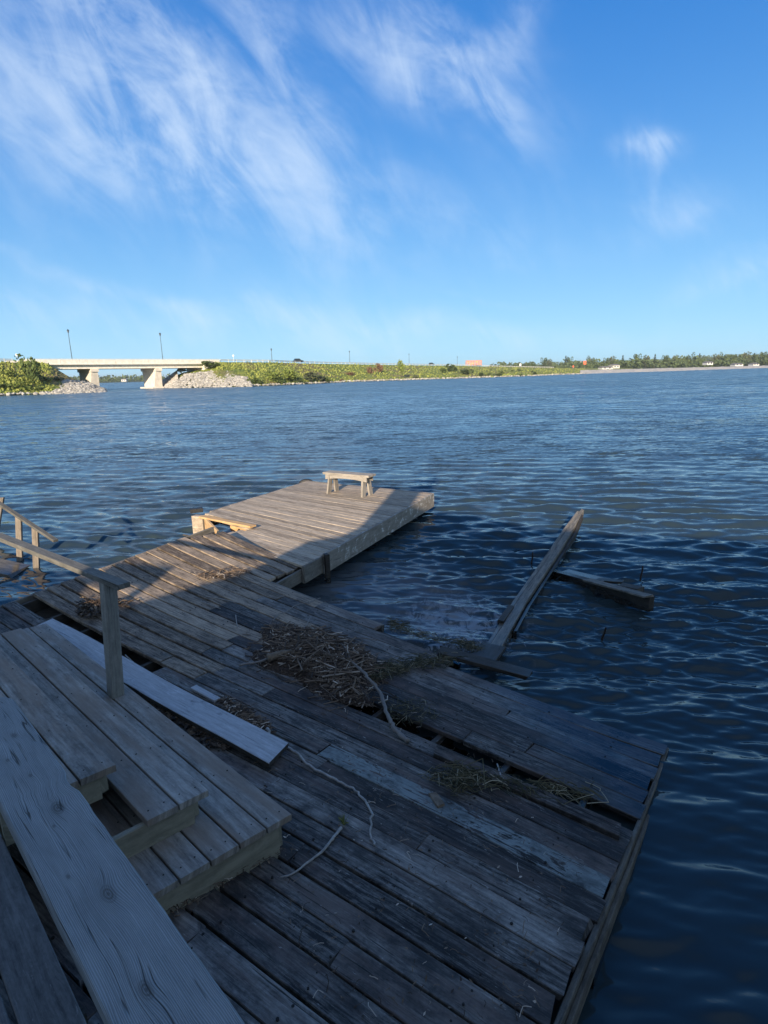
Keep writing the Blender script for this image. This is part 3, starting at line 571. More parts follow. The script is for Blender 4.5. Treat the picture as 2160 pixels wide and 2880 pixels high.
mb = MB(); bl(mb, P(1553, 1603, .05), P(1832, 1677, .24), .08, .19, 6, wj=.004, endj=.03); mb.build('beam', M_dark, wr)
mb = MB(); bl(mb, P(1650, 1628, .15), P(1826, 1675, .275), .13, .022, 3, wj=.004, endj=.05); mb.build('board', M_drift, wr)
mb = MB(); bl(mb, P(1590, 1604, .06), P(1705, 1632, .10), .16, .03, 2, wj=.006, endj=.1); mb.build('board', M_drift, wr)
mb = MB(); bl(mb, P(1680, 1628, .10), P(1755, 1634, .10), .10, .03, 2, wj=.006, endj=.06); mb.build('board', M_dark, wr)
mb = MB(); bl(mb, P(1745, 1642, .12), P(1802, 1653, .14), .14, .12, 2, wj=.006, endj=.03); mb.build('board', M_dark, wr)
M_rust = plain('rusty_iron', (.02, .014, .012), (.05, .03, .02), 60, .8)
for (a, b, lab) in (((1495, 1582), (1498, 1553), 'rusty iron rod standing in the water left of the lifted timber'), ((1802, 1622), (1808, 1592), 'rusty iron rod standing in the water beyond the sunken dock frame'), ((1694, 1793), (1704, 1765), 'rusty iron rod leaning in the water between the sunken frame and the deck')):
    g = P(a[0], a[1], 0); tl = P(b[0], b[1], .0); h = (g.y*.0175); k = (tl-g).length
    tp = P(b[0], b[1], .12+.05*(g.y/9)); mb = MB(); tube(mb, [g-Vector((0, 0, .3)), g, lerp(g, tp, .5)+Vector((.006, 0, 0)), tp], [.013, .013, .012, .009], 6); tag(mb.build('iron_rod', M_rust), lab, 'rod', 'iron rods in the water')

# ------------------------------------------------------------------ broken railing at the left, in the water
lr = thing('broken_handrail', P(60, 1570, 0), 'old handrail on leaning posts standing in the water at the far left', 'railing')
for (bx, by), (tx, ty) in (((42, 1577), (50, 1452)), ((89, 1602), (97, 1485)), ((-45, 1540), (2, 1400))):
    g = P(bx, by, 0); dd = ray(tx, ty); k = g.y*1.02/dd[1]; tp = Vector(dd*k+np.array([0, 0, HC])); print('post h', tp.z)
    mb = MB(); bl(mb, g-Vector((0, 0, .5)), tp, .085, .085, 3, up=(0, -1, 0), side=(1, .3, 0)); mb.build('post', M_lpost, lr)
yp = P(89, 1602, 0).y; mb = MB(); bl(mb, depthpt(157, 1518, yp-.25), depthpt(-60, 1375, yp+1.0), .075, .036, 4); mb.build('rail', M_cap, lr)
boardthing('sunken_stair', P(-120, 1565, .28), P(56, 1603, .04), .50, .05, M_drift, 'weathered stair board tilting into the water below the far left handrail', 'board', n=4, endj=.06)

# ------------------------------------------------------------------ debris
def straw_mat(name, a, b, c):
    t, m = mat(name); r = t.attr('rnd'); cc = t.mix(t.ss(r, .15, .75), a, b); cc = t.mix(t.ss(r, .85, .98), cc, c); t.bsdf(cc, .85); return m
M_reed = straw_mat('dry_reed', (.055, .036, .025), (.20, .14, .095), (.58, .49, .40))
M_mulch = plain('wet_mulch', (.03, .02, .014), (.09, .058, .04), 60, .95, 6, .8)
M_weed = straw_mat('water_weed', (.028, .03, .013), (.12, .10, .05), (.36, .31, .21))
M_stick = wood('bare_stick', (.13, .11, .095), (.30, .265, .235), mold=.1, crackd=.4)
M_twig = plain('pale_twig', (.40, .37, .34), (.26, .235, .21), 25, .8)
M_log = plain('barkless_log', (.22, .165, .115), (.13, .095, .065), 25, .85, 5, .4)
def poly_in(x, y, poly):
    c = False; n = len(poly)
    for i in range(n):
        (x1, y1), (x2, y2) = poly[i], poly[(i+1) % n]
        if (y1 > y) != (y2 > y) and x < (x2-x1)*(y-y1)/(y2-y1)+x1: c = not c
    return c
def rpoly(poly):
    xs = [p[0] for p in poly]; ys = [p[1] for p in poly]
    while True:
        x, y = random.uniform(min(xs), max(xs)), random.uniform(min(ys), max(ys))
        if poly_in(x, y, poly): return x, y
pile = [(730, 1765), (800, 1752), (900, 1775), (985, 1800), (1050, 1840), (1085, 1880), (1080, 1915), (1030, 1945), (1060, 1985), (985, 1990), (930, 1975), (880, 1945), (820, 1905), (740, 1880), (700, 1850), (745, 1820)]
pw = [D(*p) for p in pile]; pst = [st(p.x, p.y) for p in pw]
cs = (sum(p[0] for p in pst)/len(pst), sum(p[1] for p in pst)/len(pst))
mb = MB(); NA, NRg = 40, 9; vs = []; fs = []            # mound under the reeds
def rad_at(an):
    best = 0
    for i in range(1, 60):
        r = i*.04; 
        if poly_in(cs[0]+r*math.cos(an), cs[1]+r*math.sin(an), pst): best = r
    return best
for j in range(NRg+1):
    for i in range(NA):
        an = 2*math.pi*i/NA; r = rad_at(an)*j/NRg*1.02; s, t = cs[0]+r*math.cos(an), cs[1]+r*math.sin(an)
        vs.append(S(s, t, .12*(1-(j/NRg)**2)+.004+random.gauss(0, .008)*(j < NRg)-.004*(j == NRg)))
for j in range(NRg):
    for i in range(NA): fs.append((j*NA+i, j*NA+(i+1) % NA, (j+1)*NA+(i+1) % NA, (j+1)*NA+i))
mb.add(vs, fs); tag(mb.build('debris_mound', M_mulch), 'dark matted mulch under the heap of broken reeds on the deck', 'mulch', kind='stuff')
def hmound(s, t):
    d = math.hypot(s-cs[0], t-cs[1]); r = rad_at(math.atan2(t-cs[1], s-cs[0])) or .01; return max(0, .12*(1-min(1, d/r)**2))
def scatter(mb, poly_px, n, l0, l1, r0, r1, zf=lambda s, t: 0, lift=.02, bias=None, curl=0., tilt=.25, flat=False):
    for _ in range(n):
        x, y = rpoly(poly_px); p = D(x, y); s, t = st(p.x, p.y); base = zd(s, t)+zf(s, t)+random.random()*lift+.006
        an = random.random()*6.28 if bias is None else bias+random.gauss(0, .6); L = random.uniform(l0, l1)*random.choice([.6, 1, 1, 1.4]); d = Vector((math.cos(an), math.sin(an), random.gauss(0, tilt)*.6)); r = random.uniform(r0, r1)
        p.z = base; a = p-d*L/2; b = p+d*L/2; a.z = max(a.z, base-.005); b.z = max(b.z, base-.005)
        if curl: mid = p+Vector((random.gauss(0, curl*L), random.gauss(0, curl*L), abs(random.gauss(0, curl*L*.4)))); pts = [a, lerp(a, mid, .6)+Vector((0, 0, .003)), mid, lerp(mid, b, .5)+Vector((0, 0, .004)), b]
        else: pts = [a, b]
        tube(mb, pts, r, 4)
mb = MB()
inner = [(760, 1775), (900, 1790), (1000, 1830), (1060, 1880), (1000, 1935), (1035, 1975), (960, 1980), (900, 1940), (830, 1890), (750, 1860), (770, 1820)]
scatter(mb, inner, 1250, .03, .09, .0025, .006, hmound, .03)
scatter(mb, pile, 700, .03, .11, .0025, .006, hmound, .015)
scatter(mb, [(660, 1790), (760, 1750), (1000, 1790), (1120, 1880), (1090, 2000), (960, 2010), (700, 1900)], 160, .03, .1, .002, .004, lambda s, t: 0, .004)
scatter(mb, inner, 120, .14, .34, .004, .009, hmound, .05, curl=.05)
scatter(mb, [(690, 1790), (800, 1745), (1000, 1785), (1100, 1880), (1080, 1990), (960, 2000), (720, 1900)], 60, .10, .26, .003, .006, lambda s, t: 0, .012, curl=.08)
scatter(mb, inner, 240, .10, .22, .001, .002, hmound, .05, curl=.3)
tag(mb.build('reed_debris', M_reed), 'heap of broken brown reeds washed up in the middle of the deck', 'reed debris', kind='stuff')
mb = MB()
tail = [(1040, 1890), (1130, 1862), (1250, 1845), (1300, 1858), (1270, 1875), (1160, 1890), (1070, 1918), (1030, 1915)]
scatter(mb, tail, 420, .06, .16, .0015, .003, lambda s, t: .01, .03, curl=.3)
tag(mb.build('water_weed', M_weed), 'green brown water weed trailing from the reed heap towards the broken plank', 'water weed', kind='stuff')
mb = MB()
scatter(mb, [(1240, 2175), (1320, 2170), (1400, 2200), (1480, 2215), (1600, 2225), (1680, 2230), (1670, 2262), (1560, 2262), (1480, 2245), (1400, 2235), (1290, 2238), (1180, 2200)], 240, .06, .2, .0015, .0035, lambda s, t: .015, .035, curl=.3, bias=DP[2])
scatter(mb, [(1230, 2190), (1330, 2170), (1350, 2225), (1270, 2240)], 70, .05, .14, .0015, .004, lambda s, t: .02, .045, curl=.3)
scatter(mb, [(1090, 1975), (1200, 1975), (1240, 2030), (1100, 2050)], 120, .04, .12, .0012, .0025, lambda s, t: .005, .02, curl=.3)
tag(mb.build('water_weed', M_weed), 'brown weed and roots caught along the gap near the right end of the deck', 'water weed', kind='stuff')
mb = MB()
scatter(mb, [(1085, 1742), (1150, 1760), (1380, 1815), (1365, 1838), (1230, 1800), (1100, 1768)], 330, .04, .12, .0012, .003, lambda s, t: -.05, .03, curl=.3)
scatter(mb, [(1090, 1738), (1150, 1750), (1150, 1775), (1095, 1762)], 120, .04, .1, .0012, .003, lambda s, t: -.03, .04, curl=.3)
scatter(mb, [(1290, 1800), (1365, 1810), (1355, 1838), (1290, 1822)], 160, .04, .1, .0012, .003, lambda s, t: -.03, .05, curl=.3)
tag(mb.build('water_weed', M_weed), 'green weed hanging on the low edge beam where a far deck board is missing', 'water weed', kind='stuff')
mb = MB()
scatter(mb, [(610, 1965), (680, 1985), (770, 2050), (760, 2080), (700, 2040), (640, 2000)], 220, .02, .09, .002, .006, lambda s, t: .0, .025, curl=.1)
scatter(mb, [(600, 1960), (650, 1965), (650, 1985), (610, 1985)], 50, .03, .07, .001, .003, lambda s, t: .0, .02, curl=.3)
tag(mb.build('reed_debris', M_reed), 'small chips and broken reeds along the far side of the white plank', 'reed debris', kind='stuff')
def leaves(mb, poly, n, sz, zoff=0., lift=.03):
    for _ in range(n):
        x, y = rpoly(poly); p = D(x, y, zoff+random.random()*lift+.004); a = random.random()*6.28; e = Vector((math.cos(a), math.sin(a), random.gauss(0, .4))); f = Vector((-math.sin(a), math.cos(a), random.gauss(0, .4))); s_ = sz*random.uniform(.5, 1.4)
        mb.add([p-e*s_, p-f*s_*.45, p+e*s_, p+f*s_*.45], [(0, 1, 2, 3)], None, random.random())
M_leaf = straw_mat('dead_leaf', (.03, .02, .014), (.11, .072, .045), (.25, .18, .12))
mb = MB(); leaves(mb, [(430, 1965), (520, 2000), (640, 2060), (650, 2105), (580, 2105), (500, 2060), (420, 1990)], 420, .028)
scatter(mb, [(560, 2060), (640, 2070), (640, 2105), (590, 2108)], 60, .04, .1, .002, .004, curl=.3)
tag(mb.build('dead_leaves', M_leaf), 'dark dead leaves caught between the white plank and the lowest step', 'dead leaves', kind='stuff')
mb = MB(); leaves(mb, [(212, 1715), (235, 1690), (290, 1688), (320, 1700), (300, 1725), (230, 1738)], 260, .03, 0, .06)
scatter(mb, [(212, 1715), (235, 1690), (300, 1690), (385, 1700), (380, 1712), (290, 1728), (230, 1735)], 130, .04, .12, .002, .005, lambda s, t: .02, .05, curl=.2)
tag(mb.build('leaf_debris', M_leaf), 'rusty brown leaves and reeds lying half in the sun behind the handrail post', 'leaf debris', kind='stuff')
mb = MB(); scatter(mb, [(545, 1620), (600, 1612), (690, 1600), (705, 1612), (660, 1628), (570, 1634)], 110, .04, .16, .002, .004, lambda s, t: .005, .03, curl=.25)
tag(mb.build('reed_debris', M_reed), 'thin scatter of reeds at the shadow edge near the platform', 'reed debris', kind='stuff')
mb = MB(); scatter(mb, [(450, 2560), (560, 2480), (640, 2420), (820, 2375), (800, 2400), (620, 2500), (500, 2580)], 120, .02, .07, .0012, .003, curl=.3)
scatter(mb, [(500, 1700), (1000, 1700), (1700, 2400), (1500, 2860), (900, 2860)], 420, .008, .05, .001, .0022, curl=.2); leaves(mb, [(500, 1750), (1000, 1750), (1700, 2400), (1500, 2860), (900, 2860)], 260, .009, 0, .002)
tag(mb.build('litter', M_reed), 'fine litter of stem bits scattered over the deck boards', 'litter', kind='stuff')

def stick(name, px, r0, r1, m, label, cat='stick', dz=.02, wob=.004, seg=7, knots=True):
    pts = smoothpath([D(x, y, (z if z is not None else dz)) for (x, y, z) in [(p+(None,))[:3] for p in px]], 6, wob); n = len(pts)
    rad = [(r0+(r1-r0)*i/(n-1))*random.uniform(.88, 1.15) for i in range(n)]
    mb = MB(); tube(mb, pts, rad, seg)
    if knots:
        for i in range(3, n-2, 5):
            q = pts[i]; d = Vector((random.gauss(0, 1), random.gauss(0, 1), .6)).normalized(); tube(mb, [q, q+d*rad[i]*2.2], [rad[i]*.6, rad[i]*.25], 5)
    return tag(mb.build(name, m, None, True), label, cat)
stick('driftwood_stick', [(895, 1778, .07), (960, 1812, .10), (990, 1860, .12), (1035, 1905, .10), (1070, 1950, .06), (1090, 2010, .05), (1110, 2050, .03), (1148, 2085, .02)], .010, .019, M_stick, 'longest crooked bare stick, running from the reed heap over the long gap', 'stick')
stick('driftwood_stick', [(872, 1838, .11), (910, 1868, .10), (935, 1895, .09), (952, 1920, .08)], .008, .011, M_stick, 'straight bare stick lying on the lower middle of the reed heap')
stick('driftwood_stick', [(674, 1871, .02), (740, 1858, .05), (800, 1832, .08), (880, 1816, .09)], .012, .008, M_stick, 'grey stick poking out of the left side of the reed heap under the log')
stick('driftwood_stick', [(818, 1820, .08), (840, 1790, .10), (856, 1768, .08), (873, 1735, .06)], .005, .004, M_stick, 'thin forked twig standing at the back of the reed heap', wob=.006)
stick('short_log', [(752, 1852, .09), (800, 1838, .11), (849, 1833, .10)], .036, .031, M_log, 'short tan barkless log lying on the left of the reed heap', 'log', knots=False, seg=10, wob=.001)
stick('thin_twig', [(768, 1748), (782, 1728), (803, 1722), (832, 1703), (870, 1693), (901, 1682)], .006, .004, M_stick, 'thin crooked twig reaching from the reed heap to the far deck edge', 'twig')
stick('pale_root', [(752, 2050, .05), (775, 2092), (825, 2110), (862, 2146), (920, 2180), (968, 2205), (1011, 2236), (1044, 2283), (1043, 2348), (1054, 2377)], .011, .006, M_twig, 'long pale bare root winding over the deck from the end of the white plank', 'root', dz=.012, knots=False)
stick('pale_twig', [(788, 2468), (826, 2456), (863, 2427), (905, 2395), (930, 2365), (960, 2328)], .004, .009, M_twig, 'curved pale bare stick lying on the deck right of the steps', 'twig', dz=.012, knots=False, wob=.001)
stick('reed_stem', [(580, 1677), (620, 1684), (670, 1695)], .005, .004, M_twig, 'longer straight pale reed stem on the shaded far deck boards', 'reed stem', dz=.008, knots=False, wob=0.)
stick('reed_stem', [(565, 1690), (620, 1712)], .004, .004, M_twig, 'thin pale reed stem lying between two deck boards below the straight one', 'reed stem', dz=.006, knots=False, wob=0.)
stick('reed_stem', [(663, 1730), (665, 1748), (668, 1763)], .005, .004, M_twig, 'short upright looking pale reed stem left of the reed heap', 'reed stem', dz=.008, knots=False, wob=0.)
stick('pale_root', [(352, 1842, .0), (378, 1866, .0), (402, 1892, .03), (420, 1900, .04)], .006, .005, M_twig, 'pale root hanging into the open gap beside the handrail post', 'root', knots=False, wob=0.)
stick('thin_twig', [(1398, 2150), (1412, 2185, .06), (1430, 2205)], .005, .004, M_twig, 'thin pale twig arched over the weed near the long gap', 'twig', knots=False)
mb = MB(); a = D(1216, 2228, .02); b = D(1240, 2262, .02); bl(mb, a, b, .05, .016, 4, wj=.004, endj=.02); tag(mb.build('bark_chip', M_log), 'small flat piece of bark on the pale painted deck board', 'bark')
mb = MB(); c = D(968, 2320)
M_grass2 = plain('yellow_grass', (.20, .19, .03), (.10, .12, .02), 30, .8)
for _ in range(26):
    a = random.random()*6.28; tp = c+Vector((math.cos(a)*.035, math.sin(a)*.035, random.uniform(.02, .07))); tube(mb, [c, lerp(c, tp, .5)+Vector((0, 0, .01)), tp], [.002, .0016, .0006], 4)
tag(mb.build('grass_tuft', M_grass2), 'tiny yellow green grass tuft growing between two deck boards', 'grass tuft')

# ------------------------------------------------------------------ building and post behind the viewer that cast the long shadows
M_wall = plain('boathouse_wall', (.18, .17, .16), (.22, .21, .2), 3, .85)
M_roof = plain('boathouse_roof', (.06, .06, .065), (.09, .09, .09), 5, .9)
bh = thing('boathouse', (1, -6, 0), 'boathouse with low gable roof and chimney behind the viewer', 'boathouse')
YB = -3.0
def prism(mb, prof, y0, y1):
    n = len(prof); vs = [(x, y0, z) for x, z in prof]+[(x, y1, z) for x, z in prof]
    mb.add(vs, [tuple(range(n)), tuple(range(2*n-1, n-1, -1))]+[(i, i+n, (i+1) % n+n, (i+1) % n) for i in range(n)])
def cast(p, y0):                         # where the sun ray that reaches p crosses the plane y=y0
    d = p.y-y0; return p.x-d/math.tan(R_(SUN_AZ)), p.z+d/math.sin(R_(SUN_AZ))*math.tan(R_(SUN_EL))
def onplat(px, py): return P(px, py, .37)
EDGE = [D(213, 1727), D(330, 1712), D(400, 1690), D(520, 1655), D(683, 1611), D(756, 1578), onplat(885, 1520), onplat(967, 1508), onplat(1013, 1486), onplat(1045, 1463)]
SL = [cast(p, YB) for p in EDGE]
CH0, CH1 = cast(onplat(1105, 1375), YB), cast(onplat(1160, 1392), YB); RF = cast(onplat(1150, 1424), YB)
DBG = str(([(round(a, 2), round(b, 2)) for a, b in SL], CH0, CH1, RF))
SL2 = [SL[0]]
for q in SL[1:]:
    if q[0] > SL2[-1][0]+.05: SL2.append((q[0], max(q[1], SL2[-1][1])))
SILH = [(SL2[0][0], -1)]+SL2+[(RF[0], RF[1]), (-1.3, 4.6), (.2, 4.15), (3.2, 3.9), (7.5, 3.2), (7.5, -1)]
mb = MB(); prism(mb, SILH, YB-5, YB); mb.build('wall', M_wall, bh)
mb = MB(); prism(mb, [(SL[-1][0], 3.5), (CH0[0], CH0[1]+1.), (CH1[0], CH1[1]+1.), (RF[0], 3.5)], YB-.6, YB+.03); mb.build('chimney', M_roof, bh)
pl2 = thing('sign_post', (-4.9, -3, 0), 'post with a board on top standing beside the boathouse', 'post')
YP = -2.9; q0, q1 = cast(D(338, 1684), YP), cast(D(440, 1626), YP); r0, r1 = cast(D(300, 1603), YP), cast(D(462, 1617), YP)
mb = MB(); bl(mb, (q0[0], YP, -1), (q1[0], YP, q1[1]), .10, .10, 1, side=(1, 0, 0), up=(0, -1, 0)); mb.build('post', M_rail, pl2)
mb = MB(); bl(mb, (r0[0], YP, r0[1]+.1), (r1[0], YP, r1[1]+.1), .1, .24, 1, side=(0, 1, 0)); mb.build('board', M_rail, pl2)
LS = [cast(D(270, 1618), YB), cast(D(166, 1678), YB)]; print('LS', LS, q0, q1, r0, r1)
sh = thing('shed', (-9, -4, 0), 'unseen shadow caster added left of the boathouse', 'shed')  # unseen block, outline shaped to cast the left shadow on the deck
mb = MB(); prism(mb, [(-13, -1), (-13, LS[0][1]+.2), (LS[0][0], LS[0][1]), (LS[1][0], LS[1][1]-.1), (LS[1][0], -1)], -8, -3); mb.build('wall', M_wall, sh)

# ------------------------------------------------------------------ far shore: embankments, bridge, road, trees
def interp(tab, x):
    for i in range(len(tab)-1):
        if tab[i][0] <= x <= tab[i+1][0]:
            k = (x-tab[i][0])/(tab[i+1][0]-tab[i][0]); return [tab[i][j]*(1-k)+tab[i+1][j]*k for j in range(1, len(tab[i]))]
    return list(tab[0][1:]) if x < tab[0][0] else list(tab[-1][1:])
def zat(px, py, Y): return HC+(1051-(px-1080)*math.tan(_r)-py)/FPX*Y
def grass_mat(name, a, b, c, sc1=.05):
    t, m = mat(name); pos = t.geo(); n1 = t.noise(pos, sc1, 4, .6); n2 = t.noise(pos, .35, 5, .7); n3 = t.noise(pos, 1.6, 4, .7)
    cc = t.mix(t.ss(n2, .38, .62), a, b); cc = t.mix(t.m('MULTIPLY', t.ss(n1, .50, .62), .8), cc, c); cc = t.mix(t.m('MULTIPLY', t.ss(n3, .5, .7), .5), cc, (.03, .05, .012))
    t.bsdf(cc, .95, t.bump(n3, .8, .8)); return m
M_grass = grass_mat('embankment_grass', (.26, .29, .04), (.16, .21, .035), (.24, .17, .08))
M_gravel = plain('gravel', (.55, .51, .46), (.40, .37, .33), .8, .95, 5)
M_shorerock = plain('shore_stone', (.30, .28, .24), (.16, .15, .13), 2, .95)
SHORE_R = [(470, 200), (500, 193), (640, 188), (700, 185), (860, 210), (1000, 241), (1150, 252), (1300, 262), (1500, 286), (1640, 331), (1780, 350)]
ROAD_R = [(470, 212, 7.6), (560, 214, 8.0), (620, 219, 8.5), (768, 245, 8.5), (1000, 330, 8.3), (1150, 400, 8.0), (1300, 490, 7.6), (1640, 640, 3.2), (1780, 740, 2.9)]
def embank(name, shore, road, px0, px1, m, n=220, flat=False):
    vs = []; fs = []; NR_ = 20; cols = 0
    for i in range(n+1):
        px = px0+(px1-px0)*i/n; Ys, = interp(shore, px); Yr, zr = interp(road, px)
        prof = []
        for j in range(NR_):
            k = j/(NR_-1); Y = Ys+(Yr-Ys)*k; z = -.6+(zr+.6)*(min(1, k*1.02)**.8)
            if 0 < j < NR_-1: z += (rs.rand()-.5)*.7*min(1, Yr/300); Y += (rs.rand()-.5)*.6
            prof.append((Y, z))
        prof += [(Yr+13, zr), (Yr+30, -1.)]
        for (Y, z) in prof: vs.append(at(px, Y, z))
    q = NR_+2
    for i in range(n):
        for j in range(q-1): fs.append((i*q+j, (i+1)*q+j, (i+1)*q+j+1, i*q+j+1))
    mb = MB(); mb.add(vs, fs, None, 0, 0); return tag(mb.build(name, m), kind='structure')
embank('embankment', SHORE_R, [(470, 216, 3.0), (520, 216, 5.2), (575, 216, 6.0), (600, 218, 7.2)]+ROAD_R[2:], 500, 1780, M_grass)
# cone of the right abutment
ROAD_L = [(-120, 158, 8.4), (-40, 160, 8.5), (65, 170, 8.5), (140, 174, 8.3), (200, 170, 4.0), (290, 164, .3)]
SHORE_L = [(-120, 132), (0, 139), (100, 146), (200, 150), (290, 156)]
embank('embankment', SHORE_L, ROAD_L, -120, 292, M_grass, 90)
embank('embankment', [(425, 206), (500, 193)], [(425, 216, .2), (455, 217, 2.5), (500, 216, 6.0), (570, 217, 8.0)], 428, 501, M_gravel, 24)
# gravel bar to the right
bar_s = [(1600, 322), (1640, 331), (1900, 367), (2160, 435), (2400, 520)]
bar_r = [(1600, 380, 1.9), (1640, 400, 1.9), (1900, 470, 1.6), (2160, 560, 1.4), (2400, 640, 1.3)]
embank('gravel_bar', bar_s, bar_r, 1632, 2400, M_gravel, 120)
# land behind
M_hill = grass_mat('hill_green', (.05, .075, .022), (.075, .095, .03), (.12, .13, .04), .01)
def strip(name, tab, m, n=80, depth=300):
    vs = []; fs = []
    for i in range(n+1):
        px = tab[0][0]+(tab[-1][0]-tab[0][0])*i/n; Y, z = interp(tab, px)
        for (a, b) in ((-60, -1), (0, z*.35), (depth*.3, z*.8), (depth*.6, z), (depth, z*.6)): vs.append(at(px, Y+a, b+(rs.rand()-.5)*.06*z))
    for i in range(n):
        for j in range(4): fs.append((i*5+j, (i+1)*5+j, (i+1)*5+j+1, i*5+j+1))
    mb = MB(); mb.add(vs, fs); return tag(mb.build(name, m), kind='structure')
strip('land', [(1380, 760, 2.5), (1500, 700, 3), (1640, 660, 4), (1900, 640, 5), (2160, 700, 6), (2500, 760, 7)], M_hill, depth=420)
strip('hills', [(1400, 1300, 7), (1560, 1250, 15), (1700, 1250, 13), (1900, 1300, 16), (2000, 1300, 24), (2160, 1250, 27), (2500, 1200, 28)], M_hill, depth=700)
strip('far_shore', [(-200, 900, 4), (150, 880, 4), (400, 960, 5), (700, 1000, 4)], M_hill, depth=300)

# foliage
def leaf_mat(name, a, b):
    t, m = mat(name); r = t.attr('rnd'); n = t.noise(t.geo(), .5, 3, .6); cc = t.mix(t.m('ADD', t.m('MULTIPLY', r, .6), t.m('MULTIPLY', n, .4)), a, b)
    t.bsdf(cc, .8); return m
L_dark = leaf_mat('leaf_dark', (.030, .050, .018), (.085, .12, .036)); L_mid = leaf_mat('leaf_mid', (.045, .075, .016), (.12, .16, .035))
L_lime = leaf_mat('leaf_lime', (.09, .13, .02), (.21, .25, .045)); L_red = leaf_mat('leaf_rust', (.10, .06, .035), (.24, .14, .075)); L_grey = leaf_mat('leaf_grey', (.05, .065, .035), (.12, .135, .07))
M_bark = plain('bark', (.08, .065, .05), (.05, .04, .03), 3, .9)
def crown_mb(mb, c, rx, rz, n, sz, lumps=6):
    cs_ = [(random.gauss(0, .42)*rx, random.gauss(0, .42)*rx, random.uniform(-.5, .6)*rz, random.uniform(.35, .62)) for _ in range(lumps)]
    for _ in range(n):
        lx, ly, lz, lr = random.choice(cs_); d = Vector((random.gauss(0, 1), random.gauss(0, 1), random.gauss(0, 1))).normalized()*random.uniform(.55, 1.08)**.5
        p = Vector(c)+Vector((lx+d.x*rx*lr, ly+d.y*rx*lr, lz+d.z*rz*lr)); s_ = sz*random.uniform(.5, 1.3)
        e = Vector((random.gauss(0, 1), random.gauss(0, 1), random.gauss(0, .6))).normalized()*s_; f = e.cross(Vector((random.gauss(0, 1), random.gauss(0, 1), random.gauss(0, 1)))).normalized()*s_*.7
        mb.add([p-e, p-f, p+e, p+f], [(0, 1, 2, 3)], None, min(1, max(0, random.random()*.8+.2*(d.z))))
def bush_mesh(m, n=260, sz=.16, rx=.5, rz=.5, lumps=7):
    mb = MB(); crown_mb(mb, (0, 0, .42), rx, rz, n, sz, lumps); o = mb.build('shrub', m); return o
PROTO = {}; LAST = [None]
def place(kind, m, key, loc, sx, sz, rz, name, label, cat, group=None, tree=False):
    k = (kind, key)
    if k not in PROTO:
        if kind == 'bush':
            o = bush_mesh(m, 420, .085); PROTO[k] = (o.data, None)
            bpy.data.objects.remove(o)
        else:
            mb = MB(); conif = kind == 'conifer'
            if conif:
                for _ in range(300):
                    h = random.random()**.8; r = (1-h)*.22*random.uniform(.5, 1.05)+.01; a = random.random()*6.28; p = Vector((math.cos(a)*r, math.sin(a)*r, .15+.85*h)); e = Vector((math.cos(a), math.sin(a), -.3))*.05; f = Vector((-math.sin(a), math.cos(a), 0))*.035
                    mb.add([p-e, p-f, p+e, p+f], [(0, 1, 2, 3)], None, random.random())
            else: crown_mb(mb, (0, 0, .60), .36, .42, 420, .06, 9)
            o = mb.build('crown', m); mb2 = MB(); tube(mb2, [(0, 0, -.02), (0.01, 0, .3), (0, .01, .75)], [.022, .016, .006], 5)
            for _ in range(4):
                a = random.random()*6.28; tube(mb2, [(0, 0, .3+.08*_), (math.cos(a)*.2, math.sin(a)*.2, .5+.1*_)], [.010, .004], 4)
            t_ = mb2.build('trunk', M_bark); PROTO[k] = (o.data, t_.data); bpy.data.objects.remove(o); bpy.data.objects.remove(t_)
    cd_, td = PROTO[k]
    if td is None:
        o = bpy.data.objects.new(name, cd_); sc.collection.objects.link(o)
    else:
        o = bpy.data.objects.new(name, None); sc.collection.objects.link(o)
        for nm, d_ in (('crown', cd_), ('trunk', td)):
            c = bpy.data.objects.new(nm, d_); sc.collection.objects.link(c); c.parent = o
    o.location = loc; o.scale = (sx, sx, sz); o.rotation_euler = (0, 0, rz); LAST[0] = o; return tag(o, label, cat, group)
def slope_z(px, Y, shore, road):
    Ys, = interp(shore, px); Yr, zr = interp(road, px); k = min(1, max(0, (Y-Ys)/(Yr-Ys))); return -.6+(zr+.6)*k**.8
# notable shrubs (px, fraction up slope, height px, width px, leaf, label)
NOT = [(722, .06, 30, 40, L_mid, 'mid green shrub at the right foot of the big rock slope'), (765, .12, 36, 50, L_lime, 'bright lime green bush right of the rock slope shrub'), (815, .14, 42, 52, L_lime, 'tallest lime green bush on the bank below the dark car'),
 (868, .10, 34, 50, L_grey, 'grey green bush beside the tallest lime green bush'), (790, .03, 22, 40, L_mid, 'low green bush at the water in front of the lime bushes'), (905, .05, 20, 46, L_mid, 'low green bush right of the grey green bush'), (845, .03, 18, 30, L_dark, 'small dark bush at the water in front of the grey green bush'),
 (1040, .35, 34, 22, L_red, 'rust brown bush, left one of the upright pair on the bank'), (1070, .38, 40, 20, L_red, 'rust brown bush, right one of the upright pair on the bank'), (985, .25, 20, 26, L_red, 'low rust brown bush left of the upright rusty pair'),
 (1278, .35, 30, 34, L_dark, 'round dark green bush on the bank left of the orange board'), (1310, .18, 22, 40, L_dark, 'wide dark bush at the shore below the orange board'), (1348, .10, 15, 22, L_dark, 'small dark round bush right of the wide shore bush'), (1400, .08, 13, 24, L_dark, 'small dark bush alone on the lime green bank'),
 (1166, .08, 16, 22, L_grey, 'grey green bush at the shore right of the thin tree'), (1245, .25, 22, 22, L_mid, 'mid green bush left of the round dark one')]
def mpp(Y): return Y/FPX
